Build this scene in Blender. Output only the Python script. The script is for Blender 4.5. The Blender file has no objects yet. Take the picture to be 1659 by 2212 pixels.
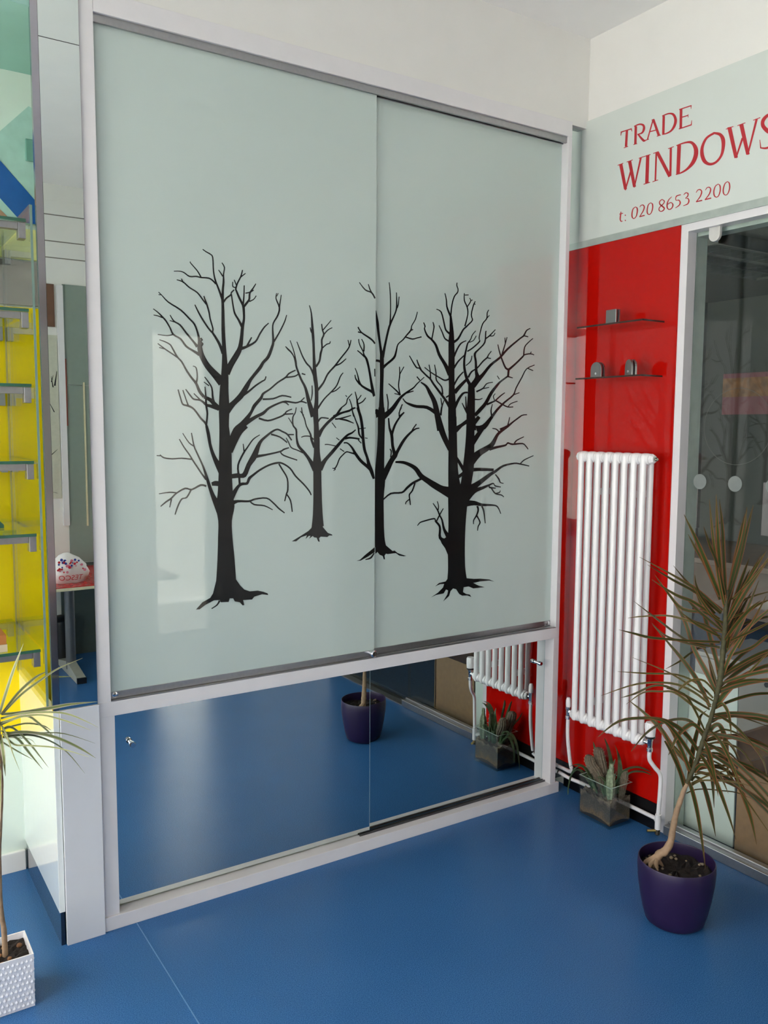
import bpy, bmesh, math, random
from mathutils import Vector, Matrix
R = math.radians
scene = bpy.context.scene
COL = scene.collection

# ------------------------------------------------------------------ camera
yaw, pitch, roll = R(32.97346), R(-5.65048), R(0.33476)
fw = Vector((math.sin(yaw)*math.cos(pitch), math.cos(yaw)*math.cos(pitch), math.sin(pitch)))
rt = fw.cross(Vector((0, 0, 1))).normalized()
up = rt.cross(fw)
rt, up = rt*math.cos(roll) + up*math.sin(roll), up*math.cos(roll) - rt*math.sin(roll)
cam_d = bpy.data.cameras.new('camera')
cam_d.sensor_fit = 'HORIZONTAL'
cam_d.sensor_width = 36.0
cam_d.lens = 1842.25/1659*36.0
cam_d.clip_start = 0.02
cam_d.clip_end = 400
cam = bpy.data.objects.new('camera', cam_d)
COL.objects.link(cam)
cam.matrix_world = Matrix(((rt.x, up.x, -fw.x, -2.4594), (rt.y, up.y, -fw.y, -2.3840), (rt.z, up.z, -fw.z, 1.45), (0, 0, 0, 1)))
scene.camera = cam

# ------------------------------------------------------------------ light: overcast sky through the shop windows and two added fill windows
world = bpy.data.worlds.new('overcast_sky')
scene.world = world
world.use_nodes = True
bg = world.node_tree.nodes['Background']
bg.inputs['Color'].default_value = (0.99, 0.945, 0.95, 1)
bg.inputs['Strength'].default_value = 3.0

def portal(name, loc, rot, sx, sy):
    d = bpy.data.lights.new(name, 'AREA')
    d.shape = 'RECTANGLE'
    d.size = sx
    d.size_y = sy
    d.cycles.is_portal = True
    o = bpy.data.objects.new(name, d)
    o.location = loc
    o.rotation_euler = rot
    COL.objects.link(o)
portal('shop_window_portal', (-6.53, -4.15, 1.45), (0, R(-90), 0), 2.7, 5.3)
portal('alcove_fill_portal', (-3.13, -0.45, 1.3), (0, R(-90), 0), 2.4, 1.8)  # guides daylight through the window added to brighten the alcove
portal('rear_fill_portal', (-5.6, -7.03, 1.45), (R(90), 0, 0), 1.6, 2.7)  # guides daylight through the window added behind the camera
portal('rear_door_portal', (-0.465, -3.2, 1.05), (R(90), 0, 0), 0.43, 2.1)

sun_d = bpy.data.lights.new('sun', 'SUN')       # high behind the building: it lights the pavement, not the room
sun_d.energy = 15.0
sun_d.angle = R(3)
sun_d.color = (1.0, 0.97, 0.95)
sun = bpy.data.objects.new('sun', sun_d)
COL.objects.link(sun)
sun.rotation_euler = (R(-28), R(26), 0)

scene.view_settings.view_transform = 'Standard'
scene.view_settings.look = 'None'
scene.view_settings.gamma = 1
scene.view_settings.use_curve_mapping = False
scene.view_settings.exposure = 1.02
scene.cycles.use_denoising = True
scene.cycles.max_bounces = 12
scene.cycles.diffuse_bounces = 6
scene.cycles.glossy_bounces = 8
scene.cycles.transmission_bounces = 8
scene.cycles.transparent_max_bounces = 24
scene.cycles.caustics_reflective = False
scene.cycles.caustics_refractive = False
scene.cycles.sample_clamp_indirect = 8

# ------------------------------------------------------------------ materials
def lin(c):
    return tuple((v/255/12.92 if v/255 <= 0.04045 else ((v/255+0.055)/1.055)**2.4) for v in c)
MATS = {}
def nodes_of(name):
    m = bpy.data.materials.new(name)
    m.use_nodes = True
    nt = m.node_tree
    return m, nt, nt.nodes['Principled BSDF']
def mat(name, rgb, rough=0.5, metal=0.0, coat=0.0, var=0.06, scale=30.0, bump=0.0, bscale=200.0, spec=0.5, coat_rough=0.0, emit=0.0):
    """plain surface: procedural noise gives a slight variation of colour, and relief when bump > 0"""
    if name in MATS:
        return MATS[name]
    m, nt, b = nodes_of(name)
    L = nt.links
    c = lin(rgb)
    tc = nt.nodes.new('ShaderNodeTexCoord')
    n = nt.nodes.new('ShaderNodeTexNoise')
    n.inputs['Scale'].default_value = scale
    n.inputs['Detail'].default_value = 3
    L.new(tc.outputs['Object'], n.inputs['Vector'])
    r = nt.nodes.new('ShaderNodeValToRGB')
    r.color_ramp.elements[0].position = 0.3
    r.color_ramp.elements[1].position = 0.7
    r.color_ramp.elements[0].color = tuple(v*(1-var) for v in c) + (1,)
    r.color_ramp.elements[1].color = tuple(min(1, v*(1+var)) for v in c) + (1,)
    L.new(n.outputs['Fac'], r.inputs['Fac'])
    L.new(r.outputs['Color'], b.inputs['Base Color'])
    b.inputs['Roughness'].default_value = rough
    b.inputs['Metallic'].default_value = metal
    b.inputs['Specular IOR Level'].default_value = spec
    b.inputs['Coat Weight'].default_value = coat
    b.inputs['Coat Roughness'].default_value = coat_rough
    b.inputs['Coat IOR'].default_value = 1.5
    if emit:
        b.inputs['Emission Color'].default_value = c + (1,)
        b.inputs['Emission Strength'].default_value = emit
    if bump:
        n2 = nt.nodes.new('ShaderNodeTexNoise')
        n2.inputs['Scale'].default_value = bscale
        n2.inputs['Detail'].default_value = 4
        L.new(tc.outputs['Object'], n2.inputs['Vector'])
        bp = nt.nodes.new('ShaderNodeBump')
        bp.inputs['Strength'].default_value = bump
        bp.inputs['Distance'].default_value = 0.002
        L.new(n2.outputs['Fac'], bp.inputs['Height'])
        L.new(bp.outputs['Normal'], b.inputs['Normal'])
    MATS[name] = m
    return m
def glass_mat(name, tint, ior=1.5, gloss=1.0):
    """thin clear sheet: tinted transmission with a Fresnel mirror on top"""
    if name in MATS:
        return MATS[name]
    m = bpy.data.materials.new(name)
    m.use_nodes = True
    nt = m.node_tree
    nt.nodes.clear()
    out = nt.nodes.new('ShaderNodeOutputMaterial')
    mix = nt.nodes.new('ShaderNodeMixShader')
    tr = nt.nodes.new('ShaderNodeBsdfTransparent')
    tr.inputs['Color'].default_value = tint + (1,)
    gl = nt.nodes.new('ShaderNodeBsdfGlossy')
    gl.inputs['Roughness'].default_value = 0.0
    gl.inputs['Color'].default_value = (gloss, gloss, gloss, 1)
    lw = nt.nodes.new('ShaderNodeLayerWeight')
    lw.inputs['Blend'].default_value = 0.5
    pw = nt.nodes.new('ShaderNodeMath')
    pw.operation = 'POWER'
    pw.inputs[1].default_value = 5.0
    nt.links.new(lw.outputs['Facing'], pw.inputs[0])
    f0 = ((ior-1)/(ior+1))**2
    fr = nt.nodes.new('ShaderNodeMath')
    fr.operation = 'MULTIPLY_ADD'
    fr.inputs[1].default_value = 1-f0
    fr.inputs[2].default_value = f0
    nt.links.new(pw.outputs[0], fr.inputs[0])
    nt.links.new(fr.outputs[0], mix.inputs[0])
    nt.links.new(tr.outputs[0], mix.inputs[1])
    nt.links.new(gl.outputs[0], mix.inputs[2])
    nt.links.new(mix.outputs[0], out.inputs[0])
    MATS[name] = m
    return m
def floor_mat():
    m, nt, b = nodes_of('blue_vinyl')
    L = nt.links
    tc = nt.nodes.new('ShaderNodeTexCoord')
    n1 = nt.nodes.new('ShaderNodeTexNoise')
    n1.inputs['Scale'].default_value = 420
    n1.inputs['Detail'].default_value = 2
    n2 = nt.nodes.new('ShaderNodeTexNoise')
    n2.inputs['Scale'].default_value = 2.2
    n2.inputs['Detail'].default_value = 5
    for n in (n1, n2):
        L.new(tc.outputs['Object'], n.inputs['Vector'])
    r1 = nt.nodes.new('ShaderNodeValToRGB')
    e = r1.color_ramp.elements
    e[0].position, e[0].color = 0.3, lin((36, 80, 132)) + (1,)
    e[1].position, e[1].color = 0.74, lin((70, 122, 176)) + (1,)
    L.new(n1.outputs['Fac'], r1.inputs['Fac'])
    mx = nt.nodes.new('ShaderNodeMixRGB')
    mx.blend_type = 'MULTIPLY'
    mx.inputs[0].default_value = 0.5
    r2 = nt.nodes.new('ShaderNodeValToRGB')
    r2.color_ramp.elements[0].position, r2.color_ramp.elements[0].color = 0.3, (0.8, 0.82, 0.84, 1)
    r2.color_ramp.elements[1].position, r2.color_ramp.elements[1].color = 0.7, (1, 1, 1, 1)
    L.new(n2.outputs['Fac'], r2.inputs['Fac'])
    L.new(r1.outputs['Color'], mx.inputs[1])
    L.new(r2.outputs['Color'], mx.inputs[2])
    L.new(mx.outputs[0], b.inputs['Base Color'])
    b.inputs['Roughness'].default_value = 0.25
    b.inputs['Specular IOR Level'].default_value = 0.14
    bp = nt.nodes.new('ShaderNodeBump')
    bp.inputs['Strength'].default_value = 0.06
    bp.inputs['Distance'].default_value = 0.002
    L.new(n1.outputs['Fac'], bp.inputs['Height'])
    L.new(bp.outputs['Normal'], b.inputs['Normal'])
    return m
def leaf_mat(name, mid, edge):
    """green blade with coloured margins across the UV, different on each leaf"""
    m, nt, b = nodes_of(name)
    L = nt.links
    uv = nt.nodes.new('ShaderNodeUVMap')
    sx = nt.nodes.new('ShaderNodeSeparateXYZ')
    L.new(uv.outputs[0], sx.inputs[0])
    r = nt.nodes.new('ShaderNodeValToRGB')
    cr = r.color_ramp
    cr.elements[0].position, cr.elements[0].color = 0.0, lin(edge) + (1,)
    cr.elements[1].position, cr.elements[1].color = 1.0, lin(edge) + (1,)
    for p, c in ((0.16, edge), (0.27, mid), (0.73, mid), (0.84, edge)):
        x = cr.elements.new(p)
        x.color = lin(c) + (1,)
    L.new(sx.outputs['X'], r.inputs['Fac'])
    oi = nt.nodes.new('ShaderNodeObjectInfo')
    hs = nt.nodes.new('ShaderNodeHueSaturation')
    mr = nt.nodes.new('ShaderNodeMapRange')
    mr.inputs['To Min'].default_value = 0.65
    mr.inputs['To Max'].default_value = 1.3
    L.new(oi.outputs['Random'], mr.inputs['Value'])
    L.new(mr.outputs[0], hs.inputs['Value'])
    L.new(r.outputs['Color'], hs.inputs['Color'])
    L.new(hs.outputs[0], b.inputs['Base Color'])
    b.inputs['Roughness'].default_value = 0.5
    b.inputs['Specular IOR Level'].default_value = 0.25
    return m
def soil_layer_mat():
    m, nt, b = nodes_of('layered_soil')
    L = nt.links
    tc = nt.nodes.new('ShaderNodeTexCoord')
    sp = nt.nodes.new('ShaderNodeSeparateXYZ')
    L.new(tc.outputs['Object'], sp.inputs[0])
    n = nt.nodes.new('ShaderNodeTexNoise')
    n.inputs['Scale'].default_value = 26
    n.inputs['Detail'].default_value = 5
    L.new(tc.outputs['Object'], n.inputs['Vector'])
    ma = nt.nodes.new('ShaderNodeMath')
    ma.operation = 'MULTIPLY_ADD'
    ma.inputs[1].default_value = 0.10
    L.new(n.outputs['Fac'], ma.inputs[0])
    L.new(sp.outputs['Z'], ma.inputs[2])
    r = nt.nodes.new('ShaderNodeValToRGB')
    cr = r.color_ramp
    cr.elements[0].position, cr.elements[0].color = 0.05, lin((40, 34, 30)) + (1,)
    cr.elements[1].position, cr.elements[1].color = 0.155, lin((120, 108, 92)) + (1,)
    for p, c in ((0.075, (112, 92, 66)), (0.10, (84, 76, 66)), (0.13, (72, 66, 58))):
        x = cr.elements.new(p)
        x.color = lin(c) + (1,)
    L.new(ma.outputs[0], r.inputs['Fac'])
    n2 = nt.nodes.new('ShaderNodeTexNoise')
    n2.inputs['Scale'].default_value = 260
    n2.inputs['Detail'].default_value = 3
    L.new(tc.outputs['Object'], n2.inputs['Vector'])
    mx = nt.nodes.new('ShaderNodeMixRGB')
    mx.blend_type = 'OVERLAY'
    mx.inputs[0].default_value = 0.7
    L.new(r.outputs['Color'], mx.inputs[1])
    L.new(n2.outputs['Fac'], mx.inputs[2])
    L.new(mx.outputs[0], b.inputs['Base Color'])
    b.inputs['Roughness'].default_value = 0.95
    bp = nt.nodes.new('ShaderNodeBump')
    bp.inputs['Strength'].default_value = 0.8
    bp.inputs['Distance'].default_value = 0.003
    L.new(n2.outputs['Fac'], bp.inputs['Height'])
    L.new(bp.outputs['Normal'], b.inputs['Normal'])
    return m

WHITE = mat('white_paint', (226, 225, 221), 0.6, var=0.015, scale=8)
CEIL = mat('ceiling_paint', (241, 240, 238), 0.8, var=0.015, scale=6)
MINTW = mat('pale_mint_paint', (214, 226, 216), 0.7, var=0.02, scale=6)
TEAL = mat('teal_soffit_paint', (150, 194, 182), 0.6, var=0.03, scale=6)
FLOOR = floor_mat()
UPVC = mat('white_powder_coat', (222, 220, 222), 0.32, var=0.015, scale=20)
CLAD = mat('white_laminate', (220, 222, 226), 0.3, var=0.012, scale=14)
GLOSSW = mat('gloss_white_panel', (235, 240, 238), 0.15, coat=1.0, var=0.01)
ALU = mat('satin_aluminium', (168, 168, 170), 0.34, metal=1.0, var=0.04, scale=90)
ALUD = mat('dark_track_metal', (104, 104, 106), 0.4, metal=1.0, var=0.1)
CHROME = mat('chrome', (222, 224, 226), 0.07, metal=1.0, var=0.02)
MIRROR = mat('mirror_silvering', (226, 235, 233), 0.0, metal=1.0, var=0.004, scale=3)
DOORG = mat('back_painted_white_glass', (190, 204, 199), 0.6, coat=1.0, var=0.012, scale=3, spec=0.0)
SIGNG = mat('back_painted_sign_glass', (206, 213, 208), 0.6, coat=0.6, var=0.012, scale=3, spec=0.0)
GEDGE = mat('green_glass_edge', (44, 92, 74), 0.15, var=0.1, coat=0.5)
REDG = mat('back_painted_red_glass', (180, 14, 7), 0.6, coat=0.7, var=0.02, scale=3, spec=0.0)
BLACKV = mat('black_vinyl', (6, 6, 7), 0.5, coat=0.8, var=0.05, spec=0.2)
REDV = mat('red_vinyl', (178, 22, 36), 0.5, coat=0.4, var=0.03)
BLACKG = mat('black_skirting', (9, 9, 11), 0.3, var=0.1)
NAVYG = mat('dark_gloss_plinth', (22, 30, 48), 0.05, coat=1.0, var=0.05)
CLEAR = glass_mat('clear_glass', (0.955, 0.975, 0.965))
SHELFG = glass_mat('shelf_glass', (0.86, 0.94, 0.89))
PANE = glass_mat('window_pane', (0.95, 0.965, 0.955))
RAD = mat('radiator_enamel', (240, 238, 238), 0.22, var=0.008, coat=0.3)
BRASS = mat('brass', (176, 158, 96), 0.3, metal=1.0)
PIPE = mat('white_painted_pipe', (232, 231, 232), 0.3, var=0.015)
PURPLE = mat('purple_plastic', (34, 19, 58), 0.42, var=0.06, scale=18)
SOIL = mat('dark_potting_soil', (30, 22, 17), 0.95, var=0.5, scale=90, bump=1.0, bscale=160)
BARK = mat('grey_brown_bark', (150, 124, 98), 0.75, var=0.2, scale=60, bump=0.5, bscale=120)
STEMG = mat('leaf_scarred_stem', (66, 64, 38), 0.7, var=0.35, scale=70, bump=0.5, bscale=150)
YELLOW = mat('back_painted_yellow_glass', (255, 218, 2), 0.6, coat=0.5, var=0.02, scale=2, spec=0.1)
CARD = mat('brown_cardboard', (150, 118, 82), 0.85, var=0.08, scale=40)

# ------------------------------------------------------------------ traced outlines
# vinyl tree prints: strokes as [xl,zl,xr,zr] in 0.1 mm on the door plane, then root outlines
PRINT_TREE_LARGE_LEFT = [[[[-14543,13976,-14860,13971],[-14555,14556,-14861,14550],[-14534,15051,-14868,15046],[-14553,15543,-14836,15540],[-14551,15938,-14792,15934],[-14577,16367,-14755,16356],[-14614,16823,-14742,16811],[-14642,17340,-14756,17329],[-14660,18115,-14745,18103],[-14711,18311,-14779,18286],[-14802,18527,-14856,18504],[-14904,18770,-14953,18752],[-14955,19015,-14998,19006],[-14974,19395,-15016,19383],[-15059,19491,-15085,19460],[-15180,19540,-15200,19510],[-15289,19597,-15306,19573]],[[-14663,18112,-14742,18106],[-14662,18465,-14733,18461],[-14637,18724,-14702,18720],[-14645,18947,-14688,18945],[-14616,19146,-14656,19137],[-14701,19278,-14727,19262]],[[-14673,18892,-14711,18868],[-14738,18980,-14768,18959],[-14810,19060,-14832,19044]],[[-14888,18660,-14924,18624],[-15000,18755,-15029,18719],[-15128,18810,-15139,18767],[-15351,18803,-15357,18763],[-15503,18820,-15507,18780],[-15699,18799,-15712,18760],[-15861,18888,-15878,18857],[-15999,18910,-16003,18883],[-16164,18892,-16165,18868]],[[-15336,18795,-15373,18771],[-15454,18972,-15483,18949],[-15654,19168,-15678,19150],[-15659,19208,-15684,19202]],[[-14654,18130,-14701,18157],[-14570,18247,-14608,18280],[-14428,18358,-14466,18387],[-14410,18429,-14447,18448],[-14325,18516,-14354,18539]],[[-14451,18385,-14407,18395],[-14404,18065,-14357,18077],[-14357,17836,-14302,17859],[-14237,17645,-14179,17678],[-14142,17452,-14063,17493]],[[-14516,16026,-14719,16112],[-14389,16298,-14557,16377],[-14177,16642,-14333,16710],[-14093,16866,-14234,16889],[-14058,17207,-14167,17212],[-14034,17471,-14136,17476],[-13999,17707,-14072,17706],[-14003,18006,-14083,17994],[-14016,18107,-14103,18087]],[[-14027,18114,-14093,18079],[-14152,18330,-14212,18299],[-14241,18513,-14296,18490],[-14260,18564,-14311,18566],[-14208,18725,-14253,18738],[-14101,18931,-14143,18941],[-14048,19127,-14084,19132]],[[-14110,18908,-14133,18932],[-13961,19032,-13980,19052]],[[-14277,18617,-14293,18577],[-14364,18630,-14397,18611],[-14367,18758,-14397,18754]],[[-14231,18642,-14269,18624],[-14322,18825,-14350,18812]],[[-14032,18013,-14089,18050],[-13904,18171,-13963,18206],[-13828,18287,-13892,18299],[-13812,18468,-13868,18481],[-13711,18622,-13749,18641],[-13625,18765,-13651,18777]],[[-13851,18210,-13871,18245],[-13704,18294,-13726,18316],[-13618,18414,-13643,18428]],[[-13981,18445,-13988,18478],[-13832,18482,-13848,18519],[-13704,18565,-13721,18590]],[[-14030,18129,-14089,18130],[-14009,18361,-14054,18359],[-13999,18688,-14036,18685]],[[-14111,16784,-14145,16877],[-13948,16856,-13983,16922],[-13652,17036,-13694,17073],[-13500,17284,-13548,17308],[-13356,17492,-13394,17518],[-13214,17628,-13238,17649]],[[-13917,16894,-13977,16919],[-13848,17032,-13898,17053],[-13775,17172,-13809,17187]],[[-14655,16675,-14761,16630],[-14778,16926,-14855,16887],[-14921,17144,-14983,17106],[-15006,17258,-15068,17238],[-14995,17351,-15041,17341],[-15077,17636,-15122,17622],[-15107,17826,-15156,17811],[-15171,18046,-15222,18027],[-15225,18168,-15266,18151],[-15269,18274,-15300,18261]],[[-15196,18049,-15231,18022],[-15296,18168,-15330,18140],[-15465,18361,-15494,18329],[-15698,18483,-15724,18449],[-15862,18608,-15887,18575],[-15966,18645,-15979,18613],[-16083,18661,-16091,18637]],[[-15875,18589,-15907,18572],[-15936,18701,-15961,18687]],[[-15025,17260,-15069,17222],[-15134,17369,-15177,17337],[-15300,17596,-15345,17566],[-15434,17805,-15475,17782],[-15544,18005,-15573,17990]],[[-14634,15901,-14854,15705],[-14884,16097,-15052,15950],[-15132,16325,-15281,16220],[-15299,16587,-15446,16522],[-15355,16792,-15505,16760],[-15396,16975,-15486,16959],[-15454,17197,-15508,17179],[-15554,17450,-15603,17421],[-15709,17601,-15744,17566],[-15972,17834,-16003,17796],[-16331,18021,-16356,17989],[-16524,18194,-16544,18174],[-16613,18268,-16630,18250]],[[-16532,18203,-16535,18177],[-16622,18200,-16624,18177]],[[-15422,17043,-15375,17075],[-15387,17002,-15331,17005],[-15431,16947,-15369,16960],[-15368,16891,-15312,16894],[-15433,16850,-15372,16801]],[[-15465,16833,-15543,16774],[-15579,16945,-15628,16906],[-15813,17198,-15854,17164],[-15994,17409,-16030,17371],[-16176,17502,-16206,17472],[-16291,17658,-16312,17644]],[[-16037,17435,-16051,17403],[-16153,17473,-16164,17444],[-16311,17505,-16318,17482]],[[-15413,16627,-15467,16539],[-15624,16711,-15658,16659],[-15820,16822,-15861,16780],[-15985,17016,-16020,16978],[-16195,17128,-16233,17092],[-16289,17303,-16328,17280],[-16399,17485,-16438,17456],[-16513,17603,-16546,17571],[-16629,17700,-16651,17674],[-16774,17794,-16789,17774]],[[-16507,17574,-16521,17540],[-16637,17609,-16647,17580],[-16773,17627,-16779,17604]],[[-16217,17127,-16211,17092],[-16394,17082,-16395,17052],[-16667,17093,-16670,17069]],[[-15287,15390,-15359,15335],[-15418,15544,-15497,15498],[-15522,15763,-15589,15724],[-15663,15918,-15714,15881],[-15812,16117,-15860,16087],[-15961,16364,-16001,16336],[-16091,16500,-16131,16472],[-16235,16743,-16274,16719],[-16305,16836,-16330,16807],[-16456,16907,-16470,16876],[-16619,16946,-16627,16923]],[[-16083,16478,-16107,16445],[-16263,16588,-16285,16557],[-16456,16703,-16478,16672],[-16665,16843,-16682,16821]],[[-16463,16702,-16471,16673],[-16631,16732,-16638,16706]],[[-15525,15755,-15586,15764],[-15497,15939,-15540,15937],[-15532,16201,-15565,16186],[-15642,16257,-15655,16236]],[[-14787,15066,-14899,14961],[-14967,15220,-15063,15128],[-15101,15333,-15169,15238],[-15304,15402,-15343,15323]],[[-14907,15097,-15021,15057],[-15013,15311,-15083,15296],[-15054,15636,-15102,15622],[-15179,15831,-15213,15809],[-15285,15955,-15309,15937]],[[-15152,15706,-15174,15677],[-15315,15810,-15331,15790]],[[-14892,15106,-14933,14984],[-15123,15151,-15153,15061],[-15236,15171,-15280,15102],[-15415,15288,-15440,15238],[-15621,15312,-15641,15269],[-15713,15399,-15749,15370],[-15866,15583,-15891,15564]],[[-15412,15278,-15443,15248],[-15549,15401,-15574,15377],[-15625,15468,-15645,15448]],[[-15239,14547,-15295,14552],[-15199,14877,-15256,14876],[-15227,15107,-15290,15101],[-15246,15399,-15296,15394],[-15273,15664,-15309,15660]],[[-15116,13981,-15193,13971],[-15163,14329,-15240,14313],[-15255,14597,-15312,14567],[-15413,14761,-15458,14726],[-15617,15018,-15655,14982],[-15790,15121,-15816,15066],[-15952,15156,-15987,15122],[-16015,15320,-16052,15307],[-16090,15562,-16120,15552]],[[-15783,15101,-15823,15086],[-15834,15227,-15868,15215],[-15947,15551,-15978,15540]],[[-14563,14853,-14772,15047],[-14355,15130,-14477,15241],[-14092,15373,-14233,15474],[-13909,15659,-14047,15731],[-13788,15907,-13873,15959],[-13488,16250,-13579,16307],[-13382,16426,-13460,16476],[-13206,16605,-13299,16648],[-13076,16926,-13163,16946],[-13042,17107,-13119,17105],[-13069,17442,-13124,17438],[-13053,17637,-13100,17648],[-12898,17880,-12952,17895],[-12839,18131,-12894,18122],[-12958,18389,-12997,18379],[-12943,18553,-12972,18553]],[[-12843,18126,-12890,18127],[-12827,18261,-12867,18263],[-12786,18516,-12814,18517]],[[-13035,17078,-13089,17103],[-12870,17344,-12912,17362],[-12679,17696,-12720,17709],[-12608,17924,-12636,17930]],[[-12946,18448,-12971,18457],[-12889,18553,-12914,18562]],[[-14062,15416,-14118,15502],[-13887,15539,-13927,15588],[-13669,15717,-13703,15758],[-13450,15860,-13477,15898],[-13352,15920,-13388,15945],[-13313,16030,-13351,16040]],[[-14396,13931,-14609,14012],[-14219,14334,-14417,14444],[-14023,14534,-14175,14648],[-13800,14906,-13882,14952],[-13683,15104,-13775,15161],[-13465,15347,-13545,15398],[-13403,15486,-13456,15533],[-13187,15631,-13222,15671],[-12923,15843,-12956,15882],[-12653,16005,-12690,16045],[-12541,16131,-12571,16167],[-12314,16244,-12334,16279]],[[-12669,16002,-12675,16048],[-12357,16049,-12370,16093],[-12215,16126,-12239,16163]],[[-12117,16145,-12103,16188],[-11987,16119,-11975,16155]],[[-13448,15312,-13451,15368],[-13089,15341,-13099,15390],[-12788,15440,-12792,15490],[-12479,15401,-12471,15441]],[[-14057,14494,-14142,14620],[-13667,14752,-13723,14840],[-13406,14878,-13464,14958],[-13226,15045,-13268,15102],[-12932,15189,-12955,15241],[-12675,15261,-12678,15318],[-12329,15230,-12329,15280],[-12134,15277,-12132,15324],[-11943,15233,-11930,15272]],[[-12137,15287,-12169,15314],[-12002,15414,-12028,15436]],[[-12832,15247,-12826,15290],[-12686,15235,-12667,15275],[-12582,15164,-12556,15192]],[[-13594,14733,-13575,14794],[-13288,14664,-13287,14720],[-12975,14745,-12995,14795],[-12721,14855,-12752,14897],[-12626,14963,-12654,14998],[-12446,15043,-12462,15076]],[[-12754,14870,-12757,14916],[-12407,14895,-12409,14935]],[[-14858,14516,-14559,14531],[-14876,13857,-14487,13863],[-14904,13098,-14479,13087],[-14948,12467,-14451,12444],[-15013,12136,-14408,12103],[-14936,11691,-14498,11670],[-14949,11182,-14485,11163],[-14978,10508,-14423,10474],[-15028,9870,-14382,9813]],[[-14655,13272,-14904,13118],[-14901,13500,-15039,13430],[-15038,13748,-15139,13714],[-15110,13973,-15200,13952],[-15165,14200,-15242,14185],[-15233,14527,-15302,14513]],[[-14454,13713,-14663,13804],[-14292,14041,-14495,14142],[-14136,14300,-14285,14418],[-13944,14476,-14038,14580]],[[-14579,12942,-14594,13071],[-14291,12961,-14306,13104],[-14025,12987,-14136,13100],[-13862,13311,-13999,13381],[-13654,13572,-13833,13657],[-13509,13995,-13600,14046],[-13304,14198,-13354,14251],[-13085,14353,-13118,14405],[-12951,14397,-12947,14451],[-12810,14340,-12784,14385],[-12644,14258,-12605,14295],[-12491,14073,-12451,14098]],[[-12625,14244,-12625,14288],[-12392,14248,-12392,14285]],[[-13187,14249,-13168,14303],[-12886,14171,-12864,14209],[-12641,13999,-12611,14034]],[[-13717,13546,-13734,13649],[-13365,13613,-13378,13675],[-12870,13717,-12886,13766],[-12732,13786,-12754,13833],[-12555,13842,-12568,13877]],[[-12876,13709,-12842,13739],[-12755,13599,-12734,13638],[-12286,13448,-12272,13483]],[[-14229,13049,-14296,13047],[-14247,13346,-14306,13358],[-14083,13673,-14136,13700],[-13943,13876,-13980,13900],[-13761,14110,-13790,14137],[-13545,14248,-13560,14270]],[[-14050,13722,-14096,13718],[-14093,13991,-14120,13988]],[[-14458,12264,-14625,12365],[-14262,12647,-14344,12708],[-14138,12732,-14174,12817],[-13965,12752,-14019,12820],[-13877,12910,-13956,12965],[-13763,13008,-13810,13064],[-13545,13159,-13580,13211],[-13249,13300,-13273,13353],[-12991,13360,-12999,13421],[-12815,13352,-12792,13401],[-12554,13197,-12514,13233],[-12362,12949,-12318,12981],[-12085,12694,-12045,12726],[-11889,12477,-11844,12503],[-11805,12337,-11767,12352]],[[-14278,13013,-14211,13015],[-14264,12708,-14196,12710]],[[-12941,13350,-12896,13373],[-12828,13174,-12782,13197],[-12658,12897,-12608,12908],[-12644,12554,-12587,12549],[-12688,12420,-12638,12406],[-12746,12193,-12707,12182]],[[-12684,12402,-12642,12424],[-12544,12191,-12497,12202],[-12484,11839,-12443,11843]],[[-14509,12092,-14577,12267],[-14302,12213,-14314,12296],[-13938,12207,-13946,12270],[-13715,12272,-13724,12325],[-13351,12288,-13339,12333],[-13135,12135,-13102,12169],[-12946,11952,-12911,11986],[-12741,11805,-12716,11833]],[[-13938,12239,-13909,12271],[-13767,12106,-13750,12150],[-13429,12058,-13416,12099],[-13146,11925,-13133,11948]],[[-14717,12053,-14982,11930],[-14985,12398,-15127,12340],[-15124,12688,-15225,12658],[-15213,12953,-15301,12929],[-15363,13350,-15416,13331],[-15534,13712,-15577,13695],[-15633,13938,-15675,13928],[-15709,14319,-15741,14314]],[[-15626,13932,-15649,13901],[-15792,14042,-15817,14021],[-15981,14313,-16002,14300]],[[-15264,12962,-15320,12922],[-15407,13124,-15448,13097],[-15542,13323,-15581,13299],[-15675,13521,-15715,13498],[-15776,13685,-15812,13663],[-15942,13913,-15975,13893],[-16082,14143,-16107,14129]],[[-15709,13563,-15714,13522],[-16030,13600,-16032,13559],[-16314,13588,-16316,13548],[-16554,13622,-16568,13584],[-16665,13702,-16682,13680]],[[-16657,13673,-16659,13645],[-16771,13679,-16772,13655]],[[-14830,12869,-14847,12722],[-15015,12892,-15014,12743],[-15138,12848,-15116,12748]],[[-15288,12773,-15302,12714],[-15474,12812,-15461,12752],[-15748,12683,-15739,12636],[-15952,12724,-15940,12674],[-16230,12580,-16205,12544],[-16385,12441,-16355,12403],[-16534,12349,-16507,12313],[-16696,12213,-16679,12191]],[[-16182,12597,-16186,12557],[-16417,12621,-16416,12583],[-16730,12583,-16728,12559]],[[-15780,12672,-15741,12648],[-15916,12452,-15884,12419],[-16069,12409,-16037,12376],[-16195,12195,-16154,12176],[-16279,11951,-16246,11939]],[[-16381,12410,-16340,12400],[-16432,12168,-16404,12161]],[[-14951,9283,-14895,9243],[-15030,9153,-14999,9119],[-15194,9058,-15178,9032]]],[[[-15013,9938],[-15133,9507],[-15224,9380],[-15471,9271],[-15677,9073],[-15562,9067],[-15385,9176],[-15101,9292],[-14923,9280],[-14888,9208],[-14636,9191],[-14598,9297],[-14489,9286],[-14436,9187],[-14271,9141],[-14180,9034],[-14125,9038],[-14160,9199],[-13863,9185],[-13787,9265],[-13523,9315],[-13314,9269],[-13332,9324],[-13484,9392],[-13673,9446],[-13935,9448],[-14120,9526],[-14247,9660],[-14398,9882]]]]
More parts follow.
